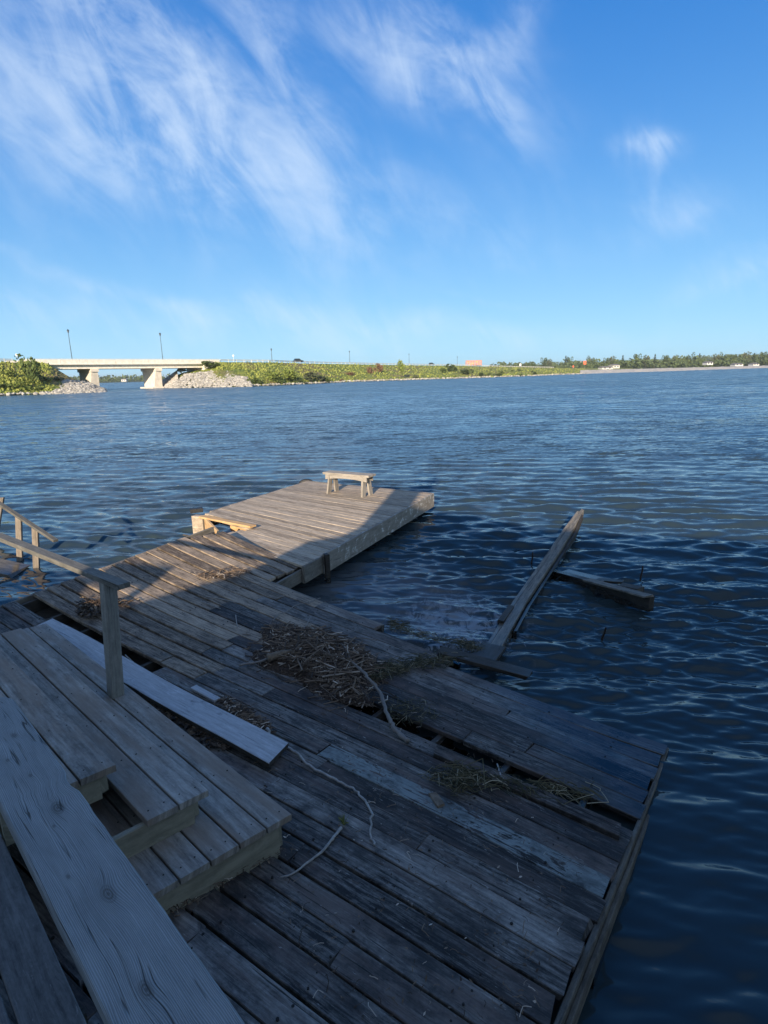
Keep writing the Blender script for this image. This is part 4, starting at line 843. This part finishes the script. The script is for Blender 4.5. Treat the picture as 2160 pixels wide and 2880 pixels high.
for i, (px, k, hp, wpx, m, lab) in enumerate(NOT):
    Ys, = interp(SHORE_R, px); Yr, zr = interp(ROAD_R, px); Y = Ys+(Yr-Ys)*k+1.5; z = slope_z(px, Y, SHORE_R, ROAD_R)-.3
    place('bush', m, (m.name, i % 2), at(px, Y, z), wpx*mpp(Y)*1.0, hp*mpp(Y)*.82, i*1.3, 'shrub', lab, 'shrub')
SMALL = []
for i in range(20):
    px = random.uniform(700, 1560); Ys, = interp(SHORE_R, px); Yr, zr = interp(ROAD_R, px); k = random.choice([.03, .06, .1, .2]) if i % 4 else random.uniform(.2, .8); Y = Ys+(Yr-Ys)*k+1; z = slope_z(px, Y, SHORE_R, ROAD_R)-.3; sz_ = random.uniform(.9, 2.2)
    m = random.choice([L_dark, L_mid, L_mid, L_lime, L_red]) if px < 1200 else random.choice([L_dark, L_dark, L_lime])
    place('bush', m, (m.name, 0), at(px, Y, z), sz_*1.4, sz_, i, 'shrub', None, 'shrub', 'small shrubs on the far embankment'); SMALL.append((px, m, LAST[0]))
LN = [(30, .45, 36, 60, L_lime, 'yellow green bush at the left edge on the near end of the bridge bank'), (92, .35, 42, 60, L_mid, 'big green bush below the left end of the bridge'), (0, .15, 34, 60, L_mid, 'green bush low on the bank at the very left edge'), (60, .12, 40, 56, L_lime, 'lime green bush above the waterline left of the leaning tree'),
 (130, .30, 34, 40, L_mid, 'green bush at the left bridge abutment'), (165, .45, 20, 34, L_dark, 'dark green bush on top of the left rock slope'), (108, .08, 26, 40, L_mid, 'green bush at the waterline left of the left rocks')]
for i, (px, k, hp, wpx, m, lab) in enumerate(LN):
    Ys, = interp(SHORE_L, px); Yr, zr = interp(ROAD_L, px); Y = Ys+(Yr-Ys)*k+1; z = slope_z(px, Y, SHORE_L, ROAD_L)-.3
    place('bush', m, (m.name, i % 2), at(px, Y, z), wpx*mpp(Y)*.75, hp*mpp(Y)*.58, i*1.7, 'shrub', lab, 'shrub')
place('bush', L_dark, ('d', 3), at(512, 214, 4.6), 3.2, 2.8, 1, 'shrub', 'dark shrub under the right end of the bridge', 'shrub')
place('bush', L_mid, ('d', 4), at(590, 212, 6.6), 7, 2.6, 2, 'shrub', 'green shrub on top of the right rock slope beside the bridge', 'shrub')
place('tree', L_mid, ('t', 0), at(92, 150, .2), 6.0, 9.6, .5, 'tree', 'thin leaning tree in front of the left end of the bridge', 'tree')
place('tree', L_lime, ('t', 1), at(1128, 262, 1.0), 4.5, 7.5, .5, 'tree', 'thin light green tree on the bank between the rusty bushes and the orange board', 'tree')
# trees behind the road and on the right shore
def ttop(px, py, Y, zb): return zat(px, py, Y)-zb
TT = [(1475, 1025, 720), (1500, 1022, 700), (1530, 1012, 760), (1545, 1014, 740), (1590, 1006, 900, 'c'), (1600, 1010, 880), (1655, 1011, 860), (1668, 1008, 880), (1705, 1012, 640), (1722, 1006, 650), (1750, 1004, 640, 'c'), (1790, 1002, 660), (1815, 1003, 650), (1840, 1001, 660, 'c'), (1870, 1005, 700), (1900, 1003, 720), (1932, 1000, 700), (1965, 999, 690, 'c'), (2010, 1000, 640), (2040, 998, 660), (2060, 1002, 700), (2100, 994, 640), (2118, 998, 620, 'c'), (2145, 996, 650), (2170, 993, 640)]
TREES = []
for i, q in enumerate(TT):
    px, py, Y = q[:3]; kd = 'conifer' if len(q) > 3 else 'tree'; zb = 2.0; h = ttop(px, py-3, Y, zb)
    TREES.append((px, kd, None)); place(kd, L_dark if i % 3 else L_grey, (kd, i % 3), at(px, Y, zb), h*(.75 if kd == 'tree' else .9), h, i, 'pine_tree' if kd == 'conifer' else 'tree', None, 'tree', 'evergreens of the far tree line' if kd == 'conifer' else 'tall trees of the far tree line')
ORD = ['leftmost'] + [a+' from the left' for a in 'second third fourth fifth sixth seventh eighth ninth tenth eleventh twelfth thirteenth fourteenth fifteenth sixteenth seventeenth eighteenth nineteenth twentieth'.split()]
CN = {'leaf_dark': 'dark green', 'leaf_mid': 'mid green', 'leaf_lime': 'lime green', 'leaf_rust': 'rust brown', 'leaf_grey': 'grey green'}
for nm in CN:
    L_ = sorted([(o.location.x/o.location.y, o) for (_, m__, o) in SMALL if m__.name == nm], key=lambda q: q[0])
    for i, (_, o) in enumerate(L_): o['label'] = '%s of the small %s shrubs on the far bank' % (ORD[i], CN[nm])
for grp, word in (('evergreens of the far tree line', 'pointed evergreens'), ('tall trees of the far tree line', 'tall leafy trees')):
    L_ = sorted([(o.location.x/o.location.y, o) for o in sc.collection.objects if o.get('group') == grp], key=lambda q: q[0])
    for i, (_, o) in enumerate(L_): o['label'] = '%s of the %s in the far tree line' % (ORD[i], word)
M_wood = leaf_mat('far_wood', (.045, .07, .028), (.11, .145, .05))
mb = MB()
for i in range(520):
    px = random.uniform(1380, 2420); base = interp([(1380, 1026, 0), (1500, 1026, 0), (1560, 1022, 0), (1700, 1019, 0), (1800, 1013, 0), (2000, 1012, 0), (2100, 1006, 0), (2420, 1000, 0)], px)[0]
    Y = random.uniform(620, 800) if px > 1640 else random.uniform(760, 900); h = random.uniform(.6, 1.2)*max(5, zat(px, base-3, Y)); c = at(px, Y, h*.5); crown_mb(mb, c, h*.55, h*.5, 44, h*.13, 4)
for i in range(300):
    px = random.uniform(1500, 2420); Y = random.uniform(1400, 1700); zt = interp([(1500, 10, 0), (1560, 15, 0), (1900, 15, 0), (2000, 23, 0), (2420, 26, 0)], px)[0]; c = at(px, Y, zt+random.uniform(-6, 2)); crown_mb(mb, c, 12, 6, 26, 2.2, 4)
tag(mb.build('woodland', M_wood), 'dark green wood along the shore and hill across the bay', 'woodland', kind='stuff')
mb = MB()
for i in range(380):
    px = random.uniform(-150, 700); Y = random.uniform(885, 1000); h = random.uniform(4, 8.5)+(3 if 180 < px < 260 else 0); crown_mb(mb, at(px, Y, h*.5), h*.8, h*.5, 22, h*.17, 3)
for i in range(120):
    px = random.uniform(-150, 700); Y = random.uniform(1100, 1200); crown_mb(mb, at(px, Y, 7), 14, 6, 18, 2.4, 3)
tag(mb.build('woodland', M_wood), 'distant wood on the low shore seen under the bridge', 'woodland', kind='stuff')
# rough growth on the banks
mb = MB()
for (sh_, rd_, a, b, n) in ((SHORE_R, ROAD_R, 690, 1650, 5200), (SHORE_L, ROAD_L, -120, 150, 1600), (SHORE_R, ROAD_R, 610, 690, 260)):
    for i in range(n):
        px = random.uniform(a, b); Ys, = interp(sh_, px); Yr, zr = interp(rd_, px); k = random.random()*.97+.02
        if a == 610: k = random.uniform(.6, .97)
        Y = Ys+(Yr-Ys)*k; z = slope_z(px, Y, sh_, rd_); p = at(px, Y, z); s_ = random.uniform(.15, .38); an = random.random()*6.28
        e = Vector((math.cos(an), math.sin(an), 0))*s_; mb.add([p-e, p+e, p+e*.5+Vector((0, 0, s_*1.8)), p-e*.6+Vector((0, 0, s_*1.5))], [(0, 1, 2, 3)], None, random.random())
L_rough = leaf_mat('rough_grass', (.15, .18, .035), (.29, .31, .065)); tag(mb.build('rough_grass', L_rough), 'rough grass and weeds covering the road embankment', 'grass', kind='stuff')
# riprap
ico = bmesh.new(); bmesh.ops.create_icosphere(ico, subdivisions=1, radius=1); IV = [v.co.copy() for v in ico.verts]; IF = [tuple(v.index for v in f.verts) for f in ico.faces]; ico.free()
def rock(mb, p, s_):
    sc3 = (random.uniform(.7, 1.3), random.uniform(.7, 1.3), random.uniform(.5, .9)); a = random.random()*6.28; ca, sa = math.cos(a), math.sin(a)
    vs = []
    for v in IV:
        x, y, z = v.x*sc3[0], v.y*sc3[1], v.z*sc3[2]; k = s_*random.uniform(.78, 1.15); vs.append(Vector(p)+Vector(((x*ca-y*sa)*k, (x*sa+y*ca)*k, z*k)))
    mb.add(vs, IF, None, random.random())
def rockmat():
    t, m = mat('riprap_stone'); r = t.attr('rnd'); c = t.mix(r, (.24, .225, .20), (.52, .49, .44)); c = t.mix(t.m('MULTIPLY', t.ss(t.noise(t.geo(), 3, 4), .5, .7), .3), c, (.2, .19, .17)); t.bsdf(c, .9); return m
M_rock = rockmat()
mb = MB()
def topR(px): return interp([(430, .3, 0), (482, .8, 0), (521, 4.2, 0), (580, 5.0, 0), (631, 5.7, 0), (650, 4.4, 0), (662, 3.3, 0), (695, 2.8, 0), (703, .6, 0)], px)[0]
for i in range(1700):
    px = random.uniform(470, 705); Ys = interp([(430, 204, 0), (500, 193, 0), (640, 187, 0), (705, 185, 0)], px)[0]; zt = topR(px); k = random.random(); Yt = Ys+ (214-Ys)*min(1, zt/6.0); p = at(px, Ys+(Yt-Ys)*k, -.2+(zt+.2)*k**.85+.15); rock(mb, p, random.uniform(.28, .62))
tag(mb.build('riprap', M_rock), 'pale broken stones piled below the right end of the bridge', 'riprap', kind='stuff')
mb = MB()
for i in range(1100):
    px = random.uniform(118, 292); Ys = interp(SHORE_L, px)[0]-.5; zt = interp([(118, 1.6, 0), (140, 3.0, 0), (200, 3.2, 0), (250, 2.2, 0), (292, .3, 0)], px)[0]; k = random.random(); p = at(px, Ys+14*k, -.2+(zt+.2)*k+.1); rock(mb, p, random.uniform(.28, .7))
tag(mb.build('riprap', M_rock), 'pale broken stones on the point below the left end of the bridge', 'riprap', kind='stuff')
mb = MB()
for i in range(1300):
    px = random.uniform(-100, 1650); sh_ = SHORE_L if px < 120 else SHORE_R
    if 120 <= px < 700: continue
    Ys, = interp(sh_, px); rock(mb, at(px, Ys+random.uniform(.2, 3.0), .15+random.random()*.3), random.uniform(.2, .55))
tag(mb.build('shore_stones', M_rock), 'line of small stones along the waterline of the embankment', 'shore stones', kind='stuff')

# bridge
M_conc = plain('pale_concrete', (.80, .76, .68), (.68, .64, .56), 1.2, .85, 5); M_conc2 = plain('pier_concrete', (.72, .66, .57), (.60, .54, .46), .8, .85); M_steel = plain('galvanised', (.62, .62, .61), None, 5, .5); M_shade = plain('shaded_girder', (.40, .39, .36), None, 1, .8)
BA, BB = at(65, 170, 0), at(622, 219, 0); bx_ = (BB-BA).normalized(); by_ = Vector((-bx_.y, bx_.x, 0)); LB = (BB-BA).length; print('bridge', LB)
bri = thing('road_bridge', BA, 'pale concrete road bridge on two piers crossing the channel', 'bridge')
def bbox(mb, l0, l1, d0, d1, z0, z1, tone=0.):
    vs = [BA+bx_*l+by_*d+Vector((0, 0, z)) for z in (z0, z1) for l, d in ((l0, d0), (l1, d0), (l1, d1), (l0, d1))]
    mb.add(vs, [(3, 2, 1, 0), (4, 5, 6, 7), (0, 1, 5, 4), (1, 2, 6, 5), (2, 3, 7, 6), (3, 0, 4, 7)], [(v.x, v.y+v.z) for v in vs])
def lpos(px):
    lo, hi = -30., LB+30
    for _ in range(40):
        mi = (lo+hi)/2; q = BA+bx_*mi; 
        if q.x/q.y < (at(px, 1.).x): lo = mi
        else: hi = mi
    return lo
for d in (0, 11.6):
    mb = MB(); n = 12
    for i in range(n): bbox(mb, LB*i/n+.03, LB*(i+1)/n-.03, d, d+.4, 8.15, 9.45)
    mb.build('parapet', M_conc, bri)
mb = MB(); bbox(mb, 0, LB, -.25, 12.2, 7.85, 8.14); mb.build('deck_slab', M_conc, bri)
l0, l1 = lpos(143), lpos(577)
for d in (.9, 4.3, 7.7, 11.0):
    mb = MB(); bbox(mb, l0, l1, d, d+.35, 6.75, 7.84); bbox(mb, l0, l1, d-.2, d+.55, 6.62, 6.74); mb.build('girder', M_conc if d < 1 else M_shade, bri)  # rear girders darker than the front one, shade put into their colour
mb = MB()
for z in (9.62,): tube(mb, [BA+bx_*.2+by_*.2+Vector((0, 0, z)), BB+by_*.2+Vector((0, 0, z))], .045, 5)
for i in range(24): tube(mb, [BA+bx_*(LB*i/23)+by_*.2+Vector((0, 0, 9.4)), BA+bx_*(LB*i/23)+by_*.2+Vector((0, 0, 9.62))], .03, 4)
mb.build('railing', M_steel, bri)
for px in (273, 452):
    l = lpos(px); mb = MB(); bbox(mb, l-1.2, l+1.2, .5, 11.0, 5.7, 6.61); mb.build('pier_cap', M_conc2, bri)
    mb = MB(); vs = []
    for z, h_, a, b in ((-1.5, 1.6, 2.4, 8.4), (5.69, 1.0, .9, 10.4)):
        for ll, dd in ((-h_, a), (h_, a), (h_, b), (-h_, b)): vs.append(BA+bx_*(l+ll)+by_*dd+Vector((0, 0, z)))
    mb.add(vs, [(3, 2, 1, 0), (4, 5, 6, 7), (0, 1, 5, 4), (1, 2, 6, 5), (2, 3, 7, 6), (3, 0, 4, 7)], [(v.x, v.z) for v in vs]); mb.build('pier', M_conc2, bri)
    mb = MB(); bbox(mb, l-2.5, l+2.5, 1.2, 10.2, -1.5, .45); mb.build('pier_footing', M_conc2, bri)
for (a, b) in ((0, l0), (l1, LB+1)):
    mb = MB(); bbox(mb, a, b, .02, 11.9, 4.2, 7.84); mb.build('abutment', M_conc, bri)
# road surface and guardrail
M_asph = plain('asphalt', (.06, .06, .06), (.05, .05, .05), 2, .9)
def ribbon(tab, px0, px1, off, wd_, z0, m, name, n=80):
    vs = []; fs = []
    for i in range(n+1):
        px = px0+(px1-px0)*i/n; Y, z = interp(tab, px); vs += [at(px, Y+off, z+z0), at(px, Y+off+wd_, z+z0)]
    for i in range(n): fs.append((2*i, 2*i+2, 2*i+3, 2*i+1))
    mb = MB(); mb.add(vs, fs); return mb.build(name, m)
tag(ribbon(ROAD_R, 622, 1780, 1.2, 9, .06, M_asph, 'road'), kind='structure'); tag(ribbon(ROAD_L, -120, 60, 1.2, 9, .06, M_asph, 'road'), kind='structure')
def guard(tab, px0, px1, step_, label):
    g = thing('guardrail', at(px0, *interp(tab, px0)), label, 'guardrail'); pts = []; px = px0
    while px < px1:
        Y, z = interp(tab, px); pts.append(at(px, Y+.5, z)); px += step_*FPX/Y*(.55 if px < 700 else .42)
    mb = MB()
    for i in range(len(pts)-1):
        for dz_ in (.62, .95): bl(mb, pts[i]+Vector((0, 0, dz_+.12)), pts[i+1]+Vector((0, 0, dz_+.12)), .08, .22)
    mb.build('rail', M_steel, g)
    for i, p in enumerate(pts[:96]):
        mb = MB(); boxm(mb, p-Vector((0, 0, .1)), .16, .16, 1.2); mb.build('post', M_conc, g)
guard([(a, b, c) for a, b, c in ROAD_R], 624, 1560, 5.5, 'pale guardrail along the road right of the bridge')
guard(ROAD_L, -110, 64, 4, 'pale guardrail along the road left of the bridge')
# street lamps
M_pole = plain('lamp_pole', (.03, .045, .06), None, 5, .5); M_glass = plain('lamp_glass', (.10, .12, .14), None, 5, .3)
def lamp(px, Y, zb, H, label, grp, slim=1.):
    b = thing('street_lamp', at(px, Y, zb), label, 'street lamp', grp); c = at(px, Y, zb)
    mb = MB(); tube(mb, [c, c+Vector((0, 0, .5)), c+Vector((0, 0, H))], [.15*slim, .11*slim, .07*slim], 8); mb.build('pole', M_pole, b)
    mb = MB(); tube(mb, [c+Vector((0, 0, H+z_)) for z_ in (-.15, 0, .1, .55, .62)], [.08, .14, .22, .30, .30], 8); mb.build('lantern', M_glass, b)
    mb = MB(); tube(mb, [c+Vector((0, 0, H+z_)) for z_ in (.62, .72, .9, 1.0)], [.36, .30, .10, .02], 8); mb.build('lamp_cap', M_pole, b)
lamp(212, 181, 8.2, 9.0, 'dark street lamp on the left half of the bridge', 'street lamps along the road'); lamp(464, 203, 8.2, 9.0, 'dark street lamp on the bridge above the right pier', 'street lamps along the road')
for px, Y, top, lab in ((768, 255, 985, 'dark street lamp between the bridge and the dark car'), (985, 335, 991, 'dark street lamp left of the rusty bushes'), (1151, 405, 998, 'dark street lamp right of the thin bank tree'), (1286, 495, 1005, 'dark street lamp just left of the orange board')):
    zb = interp(ROAD_R, px)[1]; lamp(px, Y, zb, zat(px, top, Y)-zb-.9, lab, 'street lamps along the road', 1.2)
# cars
M_cpaint = plain('car_paint_dark', (.02, .025, .03), None, 5, .25); M_cglass = plain('car_glass', (.02, .03, .04), None, 5, .1)
def car(px, Y, zb, ang, label, suv=False):
    c = at(px, Y, zb); o = thing('car', c, label, 'car'); X = Vector((math.cos(ang), math.sin(ang), 0)); V = Vector((-X.y, X.x, 0)); Hh = 1.75 if suv else 1.45
    def sh_(nm, prof, w2, m):
        mb = MB(); n = len(prof); vs = [c+X*x+V*w2+Vector((0, 0, z)) for x, z in prof]+[c+X*x-V*w2+Vector((0, 0, z)) for x, z in prof]
        mb.add(vs, [tuple(range(n)), tuple(range(2*n-1, n-1, -1))]+[(i, i+n, (i+1) % n+n, (i+1) % n) for i in range(n)]); mb.build(nm, m, o)
    sh_('body', [(-2.3, .35), (2.3, .35), (2.35, .8), (1.4, 1.0), (-1.9, 1.02), (-2.3, .9)], .9, M_cpaint)
    sh_('windows', [(-1.9, 1.0), (1.3, 1.0), (.5, Hh-.08), (-1.5, Hh-.08)], .82, M_cglass); sh_('roof', [(-1.55, Hh-.08), (.55, Hh-.08), (.4, Hh), (-1.4, Hh)], .8, M_cpaint)
    for x in (-1.45, 1.45):
        for y in (-.85, .85):
            mb = MB(); tube(mb, [c+X*x+V*(y-.1)+Vector((0, 0, .33)), c+X*x+V*(y+.1)+Vector((0, 0, .33))], .33, 12); mb.build('wheel', M_rubber, o)
car(841, 275, 8.9, .5, 'dark car driving on the road near the bridge', True); car(1214, 445, 8.3, .35, 'dark car on the road farther from the bridge left of the orange board', True)
# orange board
M_or = plain('orange_board', (.58, .17, .02), (.50, .14, .015), 3, .6); M_cream = plain('cream_panel', (.80, .62, .30), None, 3, .7)
oc = at(1332, 500, 7.5); ob = thing('orange_board', oc, 'large orange slatted board with pale panels standing by the road', 'board')
mb = MB()
for z in (.6, 1.5, 2.4, 3.3, 4.0): boxm(mb, oc+Vector((0, 0, z)), 13.6, .15, .42)
mb.build('slat', M_or, ob)
mb = MB()
for x in np.linspace(-6.6, 6.6, 7): boxm(mb, oc+Vector((x, .2, -.2)), .3, .2, 4.6)
mb.build('post', M_or, ob)
mb = MB()
for x, z, w_ in ((-4.5, 3.0, 1.8), (-1, 2.0, 2.4), (2.6, 2.9, 2.2), (4.6, 1.3, 1.4), (-3, 1.1, 1.2)): boxm(mb, oc+Vector((x, .05, z)), w_, .1, .5)
mb.build('panel', M_cream, ob)
def roadsign(px, top, Y, zb, shape, colr, label, sz_=.7):
    c = at(px, Y, zb); h = zat(px, top, Y)-zb; o = thing('road_sign', c, label, 'road sign'); mb = MB(); boxm(mb, c, .10, .08, h); mb.build('post', M_steel, o); mb = MB()
    if shape == 'round': tube(mb, [c+Vector((0, -.10, h)), c+Vector((0, -.05, h))], sz_, 14)
    else: boxm(mb, c+Vector((0, -.1, h-sz_)), sz_*1.5, .05, sz_*2)
    mb.build('panel', colr, o)
M_wsign = plain('white_sign', (.75, .75, .72), None, 3, .5); M_rsign = plain('orange_red_sign', (.75, .12, .04), None, 3, .6)
roadsign(661, 1004, 226, 8.5, 'round', M_steel, 'round grey sign beside the road right after the bridge', .35); roadsign(1463, 1027, 560, 5.4, 'sq', M_wsign, 'white square sign on the lime green bank right of the orange board', 1.1)
roadsign(1644, 1021, 640, 3.2, 'sq', M_rsign, 'larger orange red sign at the end of the bank', 1.9); roadsign(1612, 1031, 600, 3.4, 'sq', M_rsign, 'small orange red sign left of the larger one', .9); roadsign(60, 1003, 172, 8.5, 'sq', M_wsign, 'small pale sign at the left end of the bridge', .3)
# houses
M_hw = plain('white_wall', (.60, .58, .55), None, 3, .8); M_hr = plain('grey_roof', (.16, .15, .15), None, 3, .8)
def house(px, Y, zb, L_, H_, ang, label, dep=7):
    c = at(px, Y, zb); o = thing('house', c, label, 'house'); X = Vector((math.cos(ang), math.sin(ang), 0)); V = Vector((-X.y, X.x, 0))
    mb = MB(); boxm(mb, c, L_, dep, H_, ang); mb.build('wall', M_hw, o)
    mb = MB(); vs = []
    for x in (-L_/2-.4, L_/2+.4):
        for y, z in ((-dep/2-.5, H_+.01), (dep/2+.5, H_+.01), (0, H_+1.3)): vs.append(c+X*x+V*y+Vector((0, 0, z)))
    mb.add(vs, [(0, 2, 1), (3, 4, 5), (0, 1, 4, 3), (1, 2, 5, 4), (2, 0, 3, 5)]); mb.build('roof', M_hr, o)
    for x in (-L_*.25, L_*.2):
        mb = MB(); boxm(mb, c+X*x-V*(dep/2+.03)+Vector((0, 0, 1)), 1.3, .1, 1.2, ang); mb.build('window', M_cglass, o)
house(1703, 545, 1.4, 11, 1.9, .2, 'long low white building at the shore right of the gravel bar start'); house(1727, 560, 2.4, 7, 2.8, .3, 'small white house right behind the long low one'); house(1607, 1150, 12.5, 16, 3, .1, 'white house on the hilltop clearing'); house(1632, 1170, 13.5, 12, 3, .1, 'second white house right on the hilltop clearing')
house(1990, 570, 3.4, 6, 2.2, .1, 'white house half hidden in trees at the far right shore'); house(2072, 560, 1.6, 8, 1.6, .1, 'low white building among trees near the right edge'); house(2120, 570, 1.5, 6, 1.6, .1, 'low white shed at the right edge of the far shore')
house(350, 880, 1.0, 7, 3.0, .1, 'tiny white house on the far shore seen between the bridge piers')

# ------------------------------------------------------------------ the air over the water
def haze():
    m = bpy.data.materials.new('haze'); m.use_nodes = True; t = NT(m.node_tree)
    v = t.new('ShaderNodeVolumePrincipled'); v.inputs['Color'].default_value = (.80, .90, 1, 1); v.inputs['Density'].default_value = .00013; v.inputs['Anisotropy'].default_value = .1
    o = t.new('ShaderNodeOutputMaterial'); t.l.new(v.outputs[0], o.inputs['Volume'])
    bm = bmesh.new(); bmesh.ops.create_cube(bm, size=1); me = bpy.data.meshes.new('haze'); bm.to_mesh(me); bm.free(); me.materials.append(m)
    ob = bpy.data.objects.new('haze', me); sc.collection.objects.link(ob); ob.scale = (19000, 19000, 60); ob.location = (0, 0, 27.5); tag(ob, 'thin pale haze over the lake', 'haze', kind='stuff')
haze()
